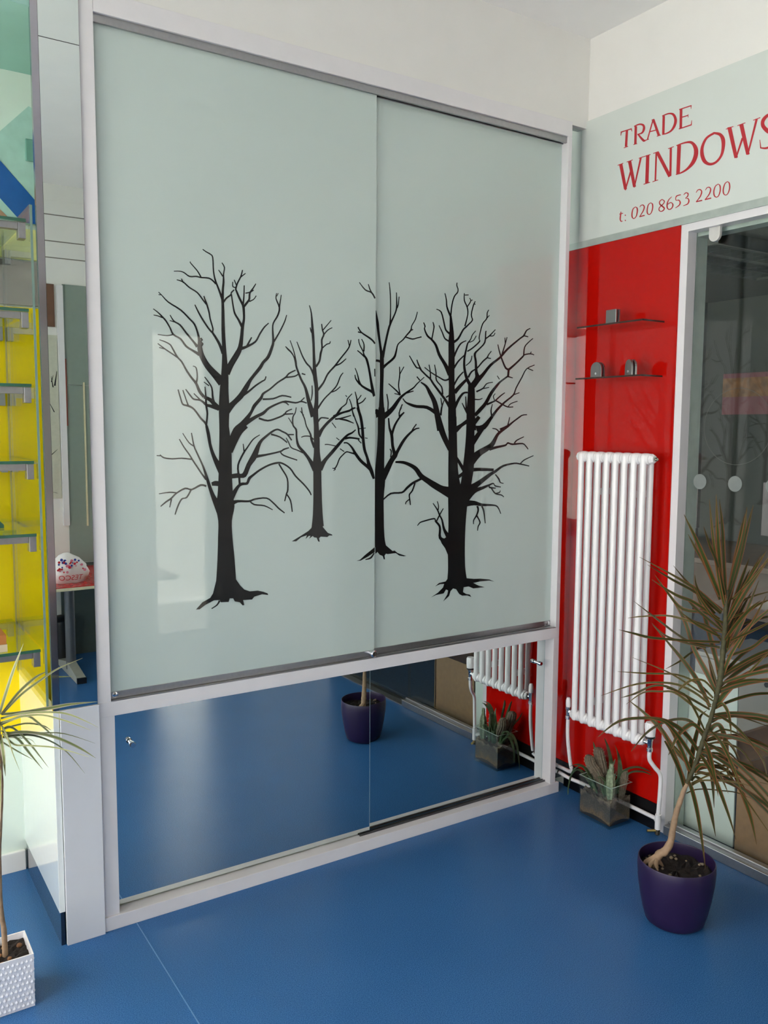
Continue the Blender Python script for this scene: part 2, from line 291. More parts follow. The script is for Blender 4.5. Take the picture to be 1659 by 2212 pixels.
PRINT_TREE_SMALL = [[[[-11538,14825,-11754,14843],[-11520,15280,-11660,15283],[-11523,15763,-11656,15752],[-11570,16127,-11715,16111],[-11626,16678,-11721,16670],[-11644,17093,-11732,17084],[-11672,17506,-11766,17495],[-11740,18051,-11789,18042],[-11819,18287,-11847,18278]],[[-11692,17433,-11746,17402],[-11753,17506,-11799,17487],[-11792,17609,-11822,17600]],[[-11576,16380,-11644,16417],[-11449,16563,-11515,16581],[-11396,16820,-11471,16829],[-11353,16994,-11417,16995],[-11363,17242,-11426,17246],[-11289,17415,-11352,17415],[-11343,17557,-11393,17545],[-11381,17746,-11418,17739]],[[-11335,17541,-11369,17563],[-11040,17871,-11064,17886]],[[-11304,17404,-11337,17427],[-11162,17551,-11188,17577],[-11005,17641,-11020,17664]],[[-11353,16981,-11385,17010],[-11212,17099,-11236,17130],[-11096,17141,-11124,17169],[-11068,17217,-11101,17225]],[[-11637,16134,-11712,16102],[-11774,16378,-11828,16348],[-11919,16511,-11967,16479],[-12061,16719,-12105,16699],[-12171,16958,-12211,16942],[-12261,17142,-12288,17132]],[[-11594,14862,-11794,14804],[-11782,15295,-11922,15257],[-11933,15733,-12021,15704],[-12099,16004,-12167,15976],[-12255,16353,-12319,16332],[-12282,16515,-12353,16496],[-12359,16676,-12398,16658],[-12451,16813,-12490,16785],[-12558,16906,-12597,16871],[-12658,16982,-12679,16964]],[[-12278,16512,-12326,16501],[-12360,16836,-12395,16826],[-12495,17169,-12522,17159]],[[-11532,15625,-11597,15668],[-11311,15892,-11365,15920],[-11150,16178,-11202,16207],[-10890,16440,-10940,16474],[-10697,16679,-10738,16705],[-10432,16978,-10472,17000],[-10347,17130,-10391,17141],[-10303,17306,-10335,17311]],[[-10368,17124,-10403,17116],[-10421,17305,-10451,17297]],[[-10905,16438,-10924,16476],[-10704,16519,-10730,16553],[-10491,16692,-10512,16712]],[[-11520,15069,-11578,15102],[-11287,15387,-11326,15414],[-11027,15618,-11065,15647],[-10828,15827,-10870,15847],[-10698,16118,-10736,16133],[-10598,16244,-10624,16259]],[[-11037,15601,-11054,15636],[-10870,15665,-10893,15695],[-10706,15797,-10727,15817]],[[-11763,15808,-11729,15810],[-11762,15559,-11718,15557],[-11797,15335,-11767,15331]],[[-10851,14852,-10912,14884],[-10697,15086,-10735,15113],[-10481,15250,-10518,15272],[-10430,15410,-10469,15429],[-10263,15582,-10287,15600]],[[-10966,14825,-10995,14881],[-10705,14930,-10727,14983],[-10370,15021,-10393,15074],[-10165,15115,-10192,15160]],[[-10014,15252,-10038,15289],[-9857,15331,-9888,15361],[-9740,15465,-9766,15482]],[[-11728,15006,-11531,15020],[-11688,14558,-11509,14567],[-11689,14137,-11477,14141],[-11687,13713,-11468,13714],[-11727,13315,-11411,13315],[-11710,13032,-11416,13028],[-11710,12290,-11399,12281],[-11729,11718,-11369,11702],[-11771,11347,-11329,11322]],[[-11459,14182,-11611,14266],[-11329,14423,-11417,14479],[-11141,14619,-11214,14682],[-10887,14818,-10942,14887],[-10635,14939,-10663,15002],[-10369,15006,-10394,15058],[-10265,15081,-10295,15131],[-10138,15115,-10151,15159]],[[-10851,14861,-10912,14903],[-10723,15010,-10776,15043],[-10644,15131,-10688,15154]],[[-10912,14739,-10917,14795],[-10709,14759,-10722,14808],[-10308,14873,-10319,14905]],[[-10754,14744,-10743,14794],[-10491,14701,-10472,14756],[-10217,14623,-10205,14648]],[[-11509,14660,-11559,14693],[-11422,14769,-11452,14811],[-11309,14778,-11306,14822],[-11148,14757,-11140,14801]],[[-11385,13110,-11591,13232],[-11222,13416,-11331,13490],[-10999,13643,-11093,13715],[-10803,13845,-10893,13912],[-10612,14050,-10685,14108],[-10423,14225,-10472,14279],[-10260,14301,-10297,14349],[-10123,14414,-10149,14440]],[[-10539,14100,-10556,14173],[-10378,14134,-10381,14197],[-10180,14122,-10172,14179],[-9995,14090,-9981,14152]],[[-10054,14080,-10025,14104],[-9932,13973,-9905,13994]],[[-11542,13191,-11726,13101],[-11807,13519,-11908,13462],[-12009,13746,-12087,13691],[-12194,13935,-12278,13898],[-12264,14172,-12331,14164],[-12280,14428,-12345,14411],[-12394,14564,-12447,14551],[-12401,14803,-12449,14811],[-12322,14941,-12359,14952],[-12292,15111,-12325,15116]],[[-12420,14594,-12451,14576],[-12500,14703,-12526,14688],[-12568,14798,-12593,14784]],[[-12052,13713,-12076,13668],[-12259,13794,-12277,13759],[-12472,13877,-12501,13848],[-12563,14037,-12595,14022],[-12652,14175,-12677,14163]],[[-11620,13871,-11709,13841],[-11737,14121,-11815,14101],[-11778,14290,-11837,14271],[-11929,14539,-11970,14526],[-11992,14762,-12033,14750],[-12071,14927,-12110,14917],[-12104,15119,-12138,15114]],[[-12029,14878,-12058,14857],[-12157,15013,-12180,14996]],[[-11679,14128,-11713,14094],[-11816,14228,-11831,14192],[-12016,14236,-12012,14201],[-12140,14196,-12129,14168]],[[-11291,13932,-11293,13963],[-11180,13937,-11176,13968],[-10901,13888,-10895,13916]],[[-10875,14155,-10855,14177],[-10758,14074,-10738,14096]],[[-11042,14644,-11017,14660],[-10894,14473,-10868,14490]],[[-10741,13803,-10722,13826],[-10585,13704,-10563,13731]]],[[[-11726,11489],[-11784,11290],[-11897,11197],[-12122,11082],[-12487,10906],[-12329,10895],[-12154,11012],[-11946,11065],[-11995,10944],[-11882,11037],[-11817,11039],[-11866,10944],[-11737,11028],[-11688,10982],[-11591,10961],[-11542,10842],[-11477,10823],[-11509,10941],[-11443,10986],[-11197,10958],[-11130,11004],[-11007,10996],[-11031,11035],[-11180,11094],[-11295,11218],[-11361,11294],[-11377,11469]]]]
PRINT_TREE_MID_A = [[[[-10028,19146,-10003,19165],[-9801,18919,-9769,18954],[-9565,18852,-9525,18894],[-9440,18684,-9387,18714]],[[-9525,18890,-9566,18868],[-9593,18990,-9636,18971],[-9657,19137,-9689,19126]],[[-10081,17725,-10042,17748],[-9951,17557,-9914,17591],[-9678,17410,-9639,17458],[-9526,17321,-9479,17364],[-9425,17222,-9385,17261]],[[-9926,17579,-9938,17541],[-10054,17602,-10068,17558]],[[-10051,17350,-10015,17357],[-10017,17178,-9980,17191],[-9883,16954,-9840,16972],[-9858,16837,-9796,16863],[-9765,16696,-9682,16726],[-9676,16417,-9596,16435],[-9609,16073,-9522,16089],[-9551,15750,-9438,15776],[-9472,15513,-9385,15551]],[[-9936,17354,-9906,17367],[-9850,17190,-9807,17199],[-9868,16964,-9808,16965]],[[-10095,16972,-10070,16999],[-9963,16885,-9930,16918],[-9829,16776,-9791,16810]],[[-10180,16413,-10151,16423],[-10099,16229,-10061,16241],[-10009,15906,-9945,15938],[-9796,15752,-9747,15815],[-9527,15627,-9461,15695],[-9457,15506,-9385,15557]],[[-10187,16199,-10156,16207],[-10154,16050,-10107,16072],[-10004,15875,-9950,15911]],[[-9432,16428,-9391,16431],[-9423,16173,-9385,16175]],[[-10179,15653,-10147,15661],[-10119,15423,-10070,15433],[-10114,15307,-10041,15319],[-10068,15073,-9983,15091],[-9999,14844,-9914,14863]],[[-10061,15361,-10094,15380],[-9912,15549,-9938,15564]],[[-10535,15523,-10512,15543],[-10478,15475,-10455,15496]],[[-10399,15416,-10365,15427],[-10317,15217,-10278,15226],[-10286,15016,-10240,15025],[-10234,14845,-10189,14856]],[[-10118,15140,-10036,15166],[-10009,14853,-9904,14876],[-9940,14510,-9832,14521],[-9905,14131,-9796,14140],[-9851,13774,-9744,13792],[-9742,13505,-9643,13528],[-9687,13263,-9555,13295],[-9584,13020,-9447,13059],[-9465,12786,-9385,12812]],[[-10295,15041,-10252,15055],[-10166,14739,-10122,14753],[-10073,14507,-10008,14522],[-10038,14272,-9974,14291],[-9907,14122,-9863,14148]],[[-10056,14438,-10059,14475],[-9970,14447,-9974,14478],[-9746,14473,-9750,14500]],[[-9784,14145,-9779,14173],[-9680,14130,-9675,14157]],[[-10589,13973,-10587,14024],[-10460,13972,-10434,14011],[-10307,13827,-10248,13864],[-10185,13615,-10095,13665],[-9976,13370,-9891,13436],[-9732,13183,-9649,13260],[-9595,13063,-9507,13136]],[[-10132,13677,-10149,13603],[-10305,13693,-10316,13649],[-10485,13729,-10474,13687],[-10630,13631,-10598,13602],[-10768,13498,-10728,13478],[-10852,13310,-10810,13293],[-10929,13205,-10899,13170],[-11015,13198,-11012,13170]],[[-10931,13184,-10897,13191],[-10913,13126,-10882,13132]],[[-10927,13167,-10901,13150],[-10976,13110,-10952,13094]],[[-9413,10320,-9385,10283],[-9556,10172,-9515,10120],[-9752,10116,-9742,10089]]],[[[-9382,10498],[-9381,10331],[-9642,10200],[-9922,10086],[-10095,10085],[-9957,10119],[-9748,10268],[-9572,10376]]]]
PRINT_TREE_MID_B = [[[[-8886,14855,-9232,14876],[-8926,15041,-9160,15041],[-8973,15634,-9121,15632],[-8959,16226,-9107,16222],[-8955,16669,-9117,16661],[-8964,16933,-9112,16925]],[[-9302,18335,-9269,18342],[-9272,17958,-9169,17976],[-9232,17671,-9135,17687],[-9155,17239,-9066,17254],[-9103,16830,-8972,16852]],[[-8947,16819,-9078,16835],[-8872,17223,-8961,17234],[-8754,17699,-8836,17710],[-8672,17936,-8744,17954],[-8506,18274,-8558,18286],[-8431,18490,-8494,18491],[-8440,18756,-8489,18752],[-8456,18995,-8491,18991]],[[-8421,18473,-8468,18482],[-8371,18612,-8412,18615],[-8347,18865,-8382,18865]],[[-8690,17886,-8761,17884],[-8681,18298,-8726,18295],[-8691,18881,-8740,18875],[-8748,19298,-8781,19292]],[[-8975,16437,-9060,16512],[-8810,16588,-8871,16642],[-8519,16814,-8593,16856],[-8434,17040,-8502,17053],[-8376,17278,-8419,17296],[-8181,17434,-8218,17460],[-8033,17591,-8077,17618],[-7845,17784,-7902,17805],[-7818,17940,-7858,17951],[-7673,18160,-7713,18170],[-7593,18422,-7628,18427]],[[-8118,17534,-8101,17579],[-7818,17475,-7812,17525],[-7606,17529,-7618,17568],[-7419,17579,-7432,17618]],[[-7863,17765,-7883,17794],[-7773,17812,-7790,17837]],[[-9016,16706,-9057,16624],[-9147,16743,-9174,16664],[-9269,16750,-9282,16675]],[[-8906,14785,-9035,14947],[-8696,14931,-8817,15039],[-8476,15158,-8608,15238],[-8247,15473,-8334,15533],[-8011,15665,-8060,15715],[-7722,15847,-7760,15882],[-7577,15992,-7610,16019],[-7283,16227,-7308,16247]],[[-8027,15652,-8044,15698],[-7734,15736,-7746,15769]],[[-8266,15610,-8316,15576],[-8418,15756,-8458,15722],[-8752,15980,-8777,15955]],[[-8260,15599,-8323,15587],[-8304,15746,-8354,15738],[-8335,15951,-8385,15950],[-8291,16281,-8341,16281],[-8312,16550,-8347,16547]],[[-8297,16288,-8335,16303],[-8131,16550,-8163,16563]],[[-8286,15628,-8297,15588],[-8524,15661,-8532,15633]],[[-8854,15621,-8813,15627],[-8804,15341,-8751,15345],[-8818,15075,-8769,15074]],[[-8220,15302,-8174,15287],[-8327,15087,-8282,15078],[-8353,14876,-8304,14872]],[[-8313,14870,-8344,14902],[-8104,15007,-8138,15042]],[[-9045,14910,-9252,14819],[-9169,14998,-9272,14960],[-9240,15104,-9293,15089]],[[-9161,15171,-8927,15175],[-9185,14876,-8898,14877],[-9187,14284,-8910,14278],[-9222,13690,-8917,13676],[-9286,13091,-8916,13076],[-9299,12730,-8878,12713],[-9290,12189,-8930,12169],[-9287,11581,-8926,11565],[-9277,11123,-8915,11109],[-9278,10722,-8880,10715],[-9274,10468,-8823,10475]],[[-8884,14799,-9023,14956],[-8688,14940,-8826,15059],[-8528,15148,-8628,15215]],[[-8867,12735,-9082,12823],[-8707,13032,-8922,13122],[-8548,13333,-8724,13419],[-8406,13508,-8578,13603],[-8345,13648,-8459,13703],[-8150,13951,-8256,14005],[-7981,14163,-8060,14218],[-7773,14348,-7826,14398],[-7619,14444,-7644,14487],[-7476,14470,-7487,14511]],[[-7775,14378,-7823,14400],[-7704,14484,-7747,14507],[-7588,14616,-7627,14639]],[[-8419,13600,-8566,13572],[-8529,13896,-8643,13882],[-8565,14260,-8685,14242],[-8675,14498,-8759,14484],[-8728,14823,-8784,14818]],[[-8577,14238,-8673,14264],[-8461,14568,-8540,14597],[-8273,14838,-8332,14872],[-8099,15008,-8142,15039]],[[-8276,14859,-8329,14852],[-8305,15002,-8354,15009],[-8213,15181,-8252,15195]],[[-8716,13775,-8672,13794],[-8667,13692,-8610,13695],[-8687,13500,-8645,13495]],[[-9081,15038,-9288,14948],[-9225,15124,-9287,15097]]],[[[-9259,10730],[-9257,10242],[-9174,10297],[-9084,10198],[-8957,10142],[-8920,10032],[-8865,10018],[-8884,10152],[-8830,10216],[-8757,10195],[-8427,10204],[-8278,10105],[-8091,10066],[-7990,10077],[-8204,10146],[-8353,10204],[-8472,10297],[-8557,10288],[-8722,10417],[-8851,10519],[-8906,10707]]]]
PRINT_TREE_LARGE_RIGHT = [[[[-5870,14414,-6230,14409],[-5909,15281,-6247,15271],[-5973,15945,-6231,15933],[-5990,16440,-6264,16428],[-5990,16935,-6264,16921],[-6018,17525,-6273,17510],[-6048,17852,-6237,17838],[-6104,18177,-6234,18162],[-6150,18402,-6238,18390]],[[-4965,14423,-5401,14405],[-5033,14957,-5425,14950],[-5049,15631,-5384,15628],[-5079,16038,-5371,16028]],[[-6153,18397,-6234,18362],[-6242,18533,-6316,18505],[-6334,18714,-6396,18700],[-6364,18936,-6414,18926],[-6435,19150,-6473,19140]],[[-6154,18412,-6218,18413],[-6111,18788,-6166,18792],[-6014,19068,-6065,19081],[-5883,19208,-5933,19224],[-5861,19336,-5909,19328],[-5918,19461,-5965,19452],[-5911,19555,-5950,19555]],[[-6170,17809,-6239,17743],[-6362,17909,-6424,17878],[-6449,18156,-6510,18139],[-6583,18507,-6633,18481],[-6803,18588,-6822,18561]],[[-6198,17545,-6243,17482],[-6405,17616,-6454,17582],[-6532,17829,-6581,17808],[-6678,18043,-6712,18028]],[[-6078,16411,-6283,16321],[-6348,16750,-6483,16685],[-6610,17057,-6725,17007],[-6769,17370,-6861,17328],[-6969,17557,-7032,17507],[-7151,17669,-7215,17630],[-7281,17873,-7332,17859],[-7261,17968,-7314,17958],[-7330,18094,-7368,18079]],[[-6966,17546,-7019,17551],[-6899,17857,-6949,17861],[-6879,17993,-6933,17985],[-6939,18135,-6973,18125]],[[-6016,17461,-6091,17533],[-5810,17615,-5882,17654],[-5609,17930,-5671,17957],[-5488,18032,-5541,18069],[-5366,18144,-5411,18173],[-5192,18315,-5248,18323],[-5249,18498,-5302,18497],[-5162,18831,-5213,18838],[-5086,18979,-5123,18989]],[[-5177,18888,-5158,18917],[-5104,18861,-5084,18890]],[[-5528,18077,-5587,18085],[-5412,18485,-5464,18486],[-5435,18754,-5494,18739],[-5570,18972,-5621,18959],[-5581,19222,-5621,19219]],[[-5444,18755,-5485,18771],[-5287,18970,-5334,18976],[-5347,19083,-5382,19071]],[[-5304,18975,-5318,19003],[-5219,19007,-5232,19033]],[[-5577,19140,-5580,19174],[-5408,19164,-5410,19193]],[[-5983,16987,-6065,17011],[-5849,17258,-5914,17282],[-5694,17460,-5739,17494],[-5475,17571,-5493,17596]],[[-5979,16586,-6055,16621],[-5803,16826,-5860,16860],[-5542,17059,-5577,17084]],[[-5971,15994,-6042,16023],[-5791,16264,-5852,16296],[-5570,16474,-5613,16503]],[[-5908,15696,-6054,15791],[-5633,15980,-5745,16057],[-5355,16233,-5433,16291]],[[-5333,16280,-5413,16313],[-5199,16484,-5254,16522],[-4946,16630,-4992,16666],[-4686,16878,-4736,16912],[-4490,17024,-4542,17055],[-4430,17135,-4473,17154],[-4305,17271,-4338,17289]],[[-4520,17012,-4511,17053],[-4342,16997,-4333,17032]],[[-5163,16015,-5312,15949],[-5374,16281,-5500,16241],[-5497,16630,-5605,16616],[-5512,16954,-5603,16957],[-5442,17287,-5515,17296],[-5390,17486,-5446,17502],[-5271,17626,-5314,17642],[-5190,17798,-5229,17813],[-5047,17947,-5076,17963]],[[-5345,17516,-5364,17546],[-5148,17598,-5176,17619],[-5020,17777,-5053,17790]],[[-5417,17192,-5451,17230],[-5180,17322,-5220,17358],[-4853,17581,-4906,17603],[-4880,17723,-4929,17726],[-4737,18196,-4787,18208],[-4544,18410,-4595,18423],[-4527,18616,-4576,18621],[-4462,18729,-4497,18740]],[[-4553,18422,-4586,18444],[-4426,18534,-4454,18553]],[[-5475,16698,-5502,16720],[-5256,16860,-5298,16878],[-5198,17070,-5235,17075]],[[-5054,15942,-5291,16059],[-4809,16256,-5069,16300],[-4942,16520,-5077,16503],[-4988,16885,-5089,16874],[-5039,17138,-5137,17153],[-4870,17308,-4921,17339],[-4606,17565,-4670,17580],[-4576,17943,-4629,17946],[-4545,17962,-4574,17987]],[[-4579,17693,-4615,17727],[-4402,17806,-4444,17837],[-4137,18048,-4168,18068]],[[-4421,17796,-4425,17834],[-4233,17816,-4258,17848],[-4149,17932,-4186,17946]],[[-4872,16147,-5046,16273],[-4641,16385,-4760,16459],[-4310,16745,-4398,16807],[-3875,17042,-3949,17096],[-3522,17371,-3591,17420],[-2943,17788,-2992,17829],[-2752,17906,-2816,17941],[-2625,18109,-2672,18137],[-2450,18197,-2475,18227]],[[-2768,17902,-2753,17948],[-2563,17878,-2551,17914]],[[-3459,16397,-3556,16400],[-3433,16657,-3531,16660]],[[-3459,16699,-3506,16618],[-3594,16725,-3666,16684],[-3762,16983,-3831,16960],[-3911,17280,-3969,17265],[-4008,17538,-4047,17529]],[[-3793,17170,-3856,17182],[-3689,17450,-3747,17460],[-3571,17819,-3610,17825]],[[-3653,17597,-3700,17592],[-3675,17800,-3715,17796]],[[-3432,16630,-3504,16688],[-3097,16876,-3160,16922],[-2779,17138,-2838,17177],[-2705,17211,-2728,17253],[-2434,17260,-2434,17303],[-2248,17234,-2237,17264]],[[-2411,17275,-2457,17288],[-2370,17355,-2408,17366]],[[-2729,17211,-2797,17213],[-2697,17504,-2752,17516],[-2522,17682,-2561,17707],[-2304,17844,-2332,17865]],[[-3517,16373,-3498,16424],[-3281,16340,-3270,16370]],[[-3532,16439,-3484,16393],[-3874,16239,-3817,16189],[-4020,16131,-3938,16082],[-4349,15818,-4223,15760],[-4611,15439,-4479,15374],[-4871,15206,-4739,15120],[-5100,14995,-4984,14916]],[[-3896,16291,-3935,16270],[-4015,16416,-4048,16398]],[[-4480,15323,-4519,15389],[-4126,15457,-4162,15510],[-4032,15518,-4078,15557],[-3813,15680,-3852,15715],[-3631,15793,-3656,15819]],[[-4100,15507,-4144,15495],[-4170,15654,-4217,15655],[-4089,15752,-4122,15767]],[[-4116,15497,-4084,15541],[-3841,15380,-3809,15428],[-3509,15266,-3494,15311],[-3223,15275,-3224,15312]],[[-3460,15284,-3496,15308],[-3330,15398,-3355,15429],[-3012,15493,-3027,15522]],[[-4929,14372,-5004,14588],[-4539,14474,-4690,14625],[-4209,14864,-4321,14929],[-3957,15148,-4045,15204],[-3613,15435,-3674,15484],[-3205,15713,-3266,15747],[-3075,15986,-3131,16005],[-2805,16378,-2861,16399],[-2588,16699,-2626,16726],[-2197,16864,-2216,16891]],[[-2545,16716,-2527,16750],[-2280,16648,-2264,16678]],[[-3180,15730,-3199,15767],[-2927,15811,-2942,15840]],[[-4201,14937,-4286,14925],[-4263,15137,-4323,15137],[-4212,15376,-4251,15381]],[[-6120,15273,-6245,15208],[-6353,15526,-6439,15477],[-6610,15782,-6686,15734],[-6862,16034,-6933,15992],[-7012,16208,-7073,16166],[-7162,16300,-7209,16258],[-7383,16468,-7433,16428],[-7490,16564,-7528,16516],[-7625,16583,-7672,16550],[-7912,16945,-7944,16928]],[[-7403,16491,-7454,16468],[-7524,16677,-7576,16657],[-7602,16824,-7637,16812]],[[-7003,16205,-7066,16202],[-7021,16433,-7071,16427],[-7081,16675,-7122,16667]],[[-6466,15668,-6538,15659],[-6520,15936,-6575,15915],[-6750,16157,-6804,16138],[-6776,16411,-6826,16404],[-6846,16685,-6887,16677]],[[-6338,15547,-6372,15590],[-6129,15648,-6167,15697]],[[-6194,16267,-6163,16201],[-6404,16189,-6409,16132],[-6641,16271,-6670,16229],[-7013,16431,-7038,16399],[-7279,16584,-7301,16561]],[[-6453,14430,-6719,14389],[-6596,14956,-6839,14914],[-6750,15421,-6945,15365],[-6986,15747,-7126,15683],[-7183,15966,-7259,15909],[-7428,16078,-7459,16042]],[[-7463,16137,-7505,16109],[-7595,16259,-7630,16235]],[[-6758,15091,-6845,14974],[-7150,15262,-7192,15151],[-7603,15281,-7623,15181],[-7852,15332,-7890,15249],[-8050,15387,-8087,15348],[-8169,15504,-8204,15481]],[[-6530,14933,-6618,14940],[-6501,15196,-6572,15206],[-6454,15362,-6499,15373],[-6419,15463,-6454,15471]],[[-6489,15272,-6544,15263],[-6564,15549,-6602,15543]],[[-5263,15020,-5389,14952],[-5470,15201,-5534,15170],[-5617,15398,-5653,15384]],[[-5399,15121,-5474,15117],[-5452,15624,-5501,15621]],[[-5904,15186,-6039,15236],[-5715,15526,-5816,15572],[-5550,15709,-5603,15766],[-5377,15734,-5391,15798]],[[-4975,15775,-5014,15832],[-4670,15912,-4710,15950],[-4503,16090,-4530,16122],[-4223,16153,-4233,16182]],[[-4707,15901,-4717,15939],[-4398,15959,-4406,15988]],[[-5098,15505,-5097,15557],[-4854,15509,-4861,15550],[-4697,15560,-4710,15588]],[[-5906,14378,-6010,14506],[-5579,14562,-5661,14662],[-5244,14742,-5313,14825]],[[-3818,14407,-3876,14492],[-3458,14562,-3507,14619],[-3096,14784,-3137,14824],[-2779,14963,-2807,15005],[-2528,14997,-2537,15034]],[[-3455,14586,-3511,14596],[-3415,14727,-3466,14736],[-3368,14910,-3411,14917]],[[-6248,14895,-5878,14907],[-6215,14190,-5843,14195],[-6213,13552,-5813,13552],[-6209,12904,-5759,12912],[-6197,12388,-5635,12418],[-6188,11947,-5490,11988]],[[-5420,14912,-5048,14909],[-5438,14198,-5047,14186],[-5504,13485,-5043,13456],[-5564,13064,-5058,13009],[-5625,12604,-5145,12530],[-5782,12077,-5215,11974]],[[-6204,12157,-5248,12057],[-6191,11712,-5338,11637],[-6172,10981,-5396,10916],[-6188,10250,-5409,10189],[-6162,9509,-5381,9459],[-6188,9066,-5292,9012]],[[-6051,13764,-6233,13699],[-6304,14230,-6528,14156],[-6450,14575,-6701,14513],[-6583,14916,-6798,14870]],[[-5837,14347,-5977,14464],[-5570,14580,-5665,14662],[-5310,14768,-5385,14836]],[[-5055,14573,-5218,14675],[-4777,14876,-4905,14954]],[[-5085,13846,-5297,13960],[-4703,14330,-4862,14416],[-4441,14625,-4572,14704],[-4175,14888,-4282,14956]],[[-5067,13164,-5382,13413],[-4761,13481,-4957,13667],[-4411,13668,-4561,13837],[-4120,13862,-4288,13969],[-3955,14161,-4084,14220],[-3834,14301,-3923,14375],[-3460,14528,-3531,14594],[-3182,14727,-3229,14771],[-2847,14922,-2880,14955]],[[-3882,14392,-3925,14358],[-4013,14486,-4039,14447],[-4214,14511,-4222,14479]],[[-4322,13678,-4365,13788],[-3994,13759,-4026,13849],[-3558,13842,-3592,13908],[-3448,13928,-3462,13991],[-3233,13878,-3231,13942],[-2739,13908,-2730,13960],[-2574,13816,-2535,13845],[-2458,13706,-2421,13726]],[[-3107,13930,-3161,13964],[-2995,14040,-3030,14078],[-2656,14176,-2676,14204]],[[-5213,12927,-5225,13069],[-4752,12946,-4754,13067],[-4111,12924,-4109,13024]],[[-5218,12090,-5467,12387],[-4852,12359,-5005,12528],[-4496,12591,-4616,12715],[-4228,12760,-4320,12863],[-4000,12874,-4073,12960],[-3632,13077,-3674,13150],[-3108,13167,-3118,13227],[-2818,13139,-2807,13191],[-2370,13062,-2359,13099]],[[-2792,13163,-2834,13197],[-2600,13302,-2631,13339],[-2152,13459,-2171,13488]],[[-4056,12792,-4011,12819],[-3891,12620,-3830,12648],[-3804,12485,-3764,12517],[-3633,12443,-3620,12475]],[[-5275,11860,-5491,12037],[-4956,12157,-5079,12297],[-4615,12270,-4672,12378],[-4295,12391,-4331,12457],[-4127,12448,-4117,12500],[-4036,12356,-4011,12400],[-3759,12315,-3752,12348]],[[-4346,12380,-4278,12395],[-4299,12301,-4274,12360],[-4000,12277,-3995,12314]],[[-4240,12296,-4189,12323],[-4036,12078,-3998,12119],[-3734,12011,-3713,12052],[-3612,11939,-3585,11964]],[[-4009,12076,-4024,12120],[-3809,12110,-3838,12147],[-3758,12194,-3795,12209]],[[-5416,11668,-5437,11905],[-5015,11704,-5002,11869],[-4636,11654,-4624,11753],[-4204,11642,-4195,11712],[-3930,11590,-3885,11627],[-3748,11323,-3712,11335]],[[-4913,11663,-4817,11677],[-4855,11525,-4775,11516],[-4928,11334,-4863,11308],[-5046,11170,-4992,11153],[-5046,11017,-5004,11013]],[[-4909,11311,-4854,11330],[-4753,11070,-4687,11073],[-4830,10936,-4775,10920],[-4851,10766,-4812,10759]],[[-4694,11649,-4611,11672],[-4589,11467,-4519,11475],[-4491,11012,-4452,11014]],[[-5937,12400,-6116,11982],[-6410,12452,-6541,12212],[-6758,12600,-6903,12408],[-7027,12731,-7160,12575],[-7324,12895,-7471,12778],[-7550,13137,-7678,13034],[-7836,13283,-7901,13176],[-8151,13370,-8173,13272],[-8471,13369,-8474,13304]],[[-7419,12768,-7374,12695],[-7762,12636,-7709,12567],[-8018,12468,-7954,12405],[-8207,12319,-8181,12256],[-8661,12299,-8635,12240],[-8969,12095,-8936,12058]],[[-7681,12609,-7620,12590],[-7782,12354,-7725,12329],[-7907,12215,-7850,12198],[-7892,12048,-7837,12050],[-7854,11838,-7812,11840]],[[-7880,12065,-7849,12034],[-8033,11964,-7996,11939],[-8054,11876,-8017,11868]],[[-6206,10553,-6328,10389],[-6480,10635,-6595,10595],[-6496,10921,-6589,10921],[-6549,11084,-6630,11051],[-6713,11239,-6779,11201],[-6814,11339,-6813,11286],[-7257,11272,-7240,11223],[-7435,11222,-7405,11185],[-7540,11114,-7513,11094]],[[-6093,10681,-6268,10611],[-6312,10923,-6416,10898],[-6422,11247,-6495,11232],[-6542,11435,-6603,11416],[-6637,11619,-6691,11598],[-6849,11868,-6881,11852]],[[-6615,11603,-6668,11611],[-6599,11750,-6644,11749],[-6664,11926,-6699,11920]],[[-6696,11170,-6751,11195],[-6527,11448,-6575,11471],[-6391,11649,-6423,11665]],[[-5894,13420,-5796,13464],[-5743,13197,-5622,13251],[-5587,12975,-5450,13035]],[[-5766,12678,-5853,12769],[-5472,12851,-5561,12942]]],[[[-6137,9368],[-6155,9132],[-6266,9015],[-6558,8987],[-6734,8877],[-6512,8936],[-6333,8929],[-6376,8806],[-6597,8645],[-6915,8496],[-6685,8563],[-6350,8584],[-6239,8719],[-6148,8673],[-6182,8530],[-6368,8292],[-6099,8466],[-6034,8643],[-5921,8724],[-5783,8681],[-5641,8493],[-5501,8415],[-5268,8399],[-5069,8322],[-5151,8424],[-5316,8460],[-5466,8549],[-5437,8721],[-5204,8728],[-4990,8633],[-4442,8628],[-4755,8722],[-4995,8839],[-4663,8864],[-4230,8854],[-3976,8792],[-4231,8899],[-4665,8969],[-4974,8987],[-5304,9043],[-5402,9304]],[[-6091,10713],[-6359,10567],[-6560,10598],[-6468,10412],[-6308,10220],[-6192,9993],[-6078,9948]]]]
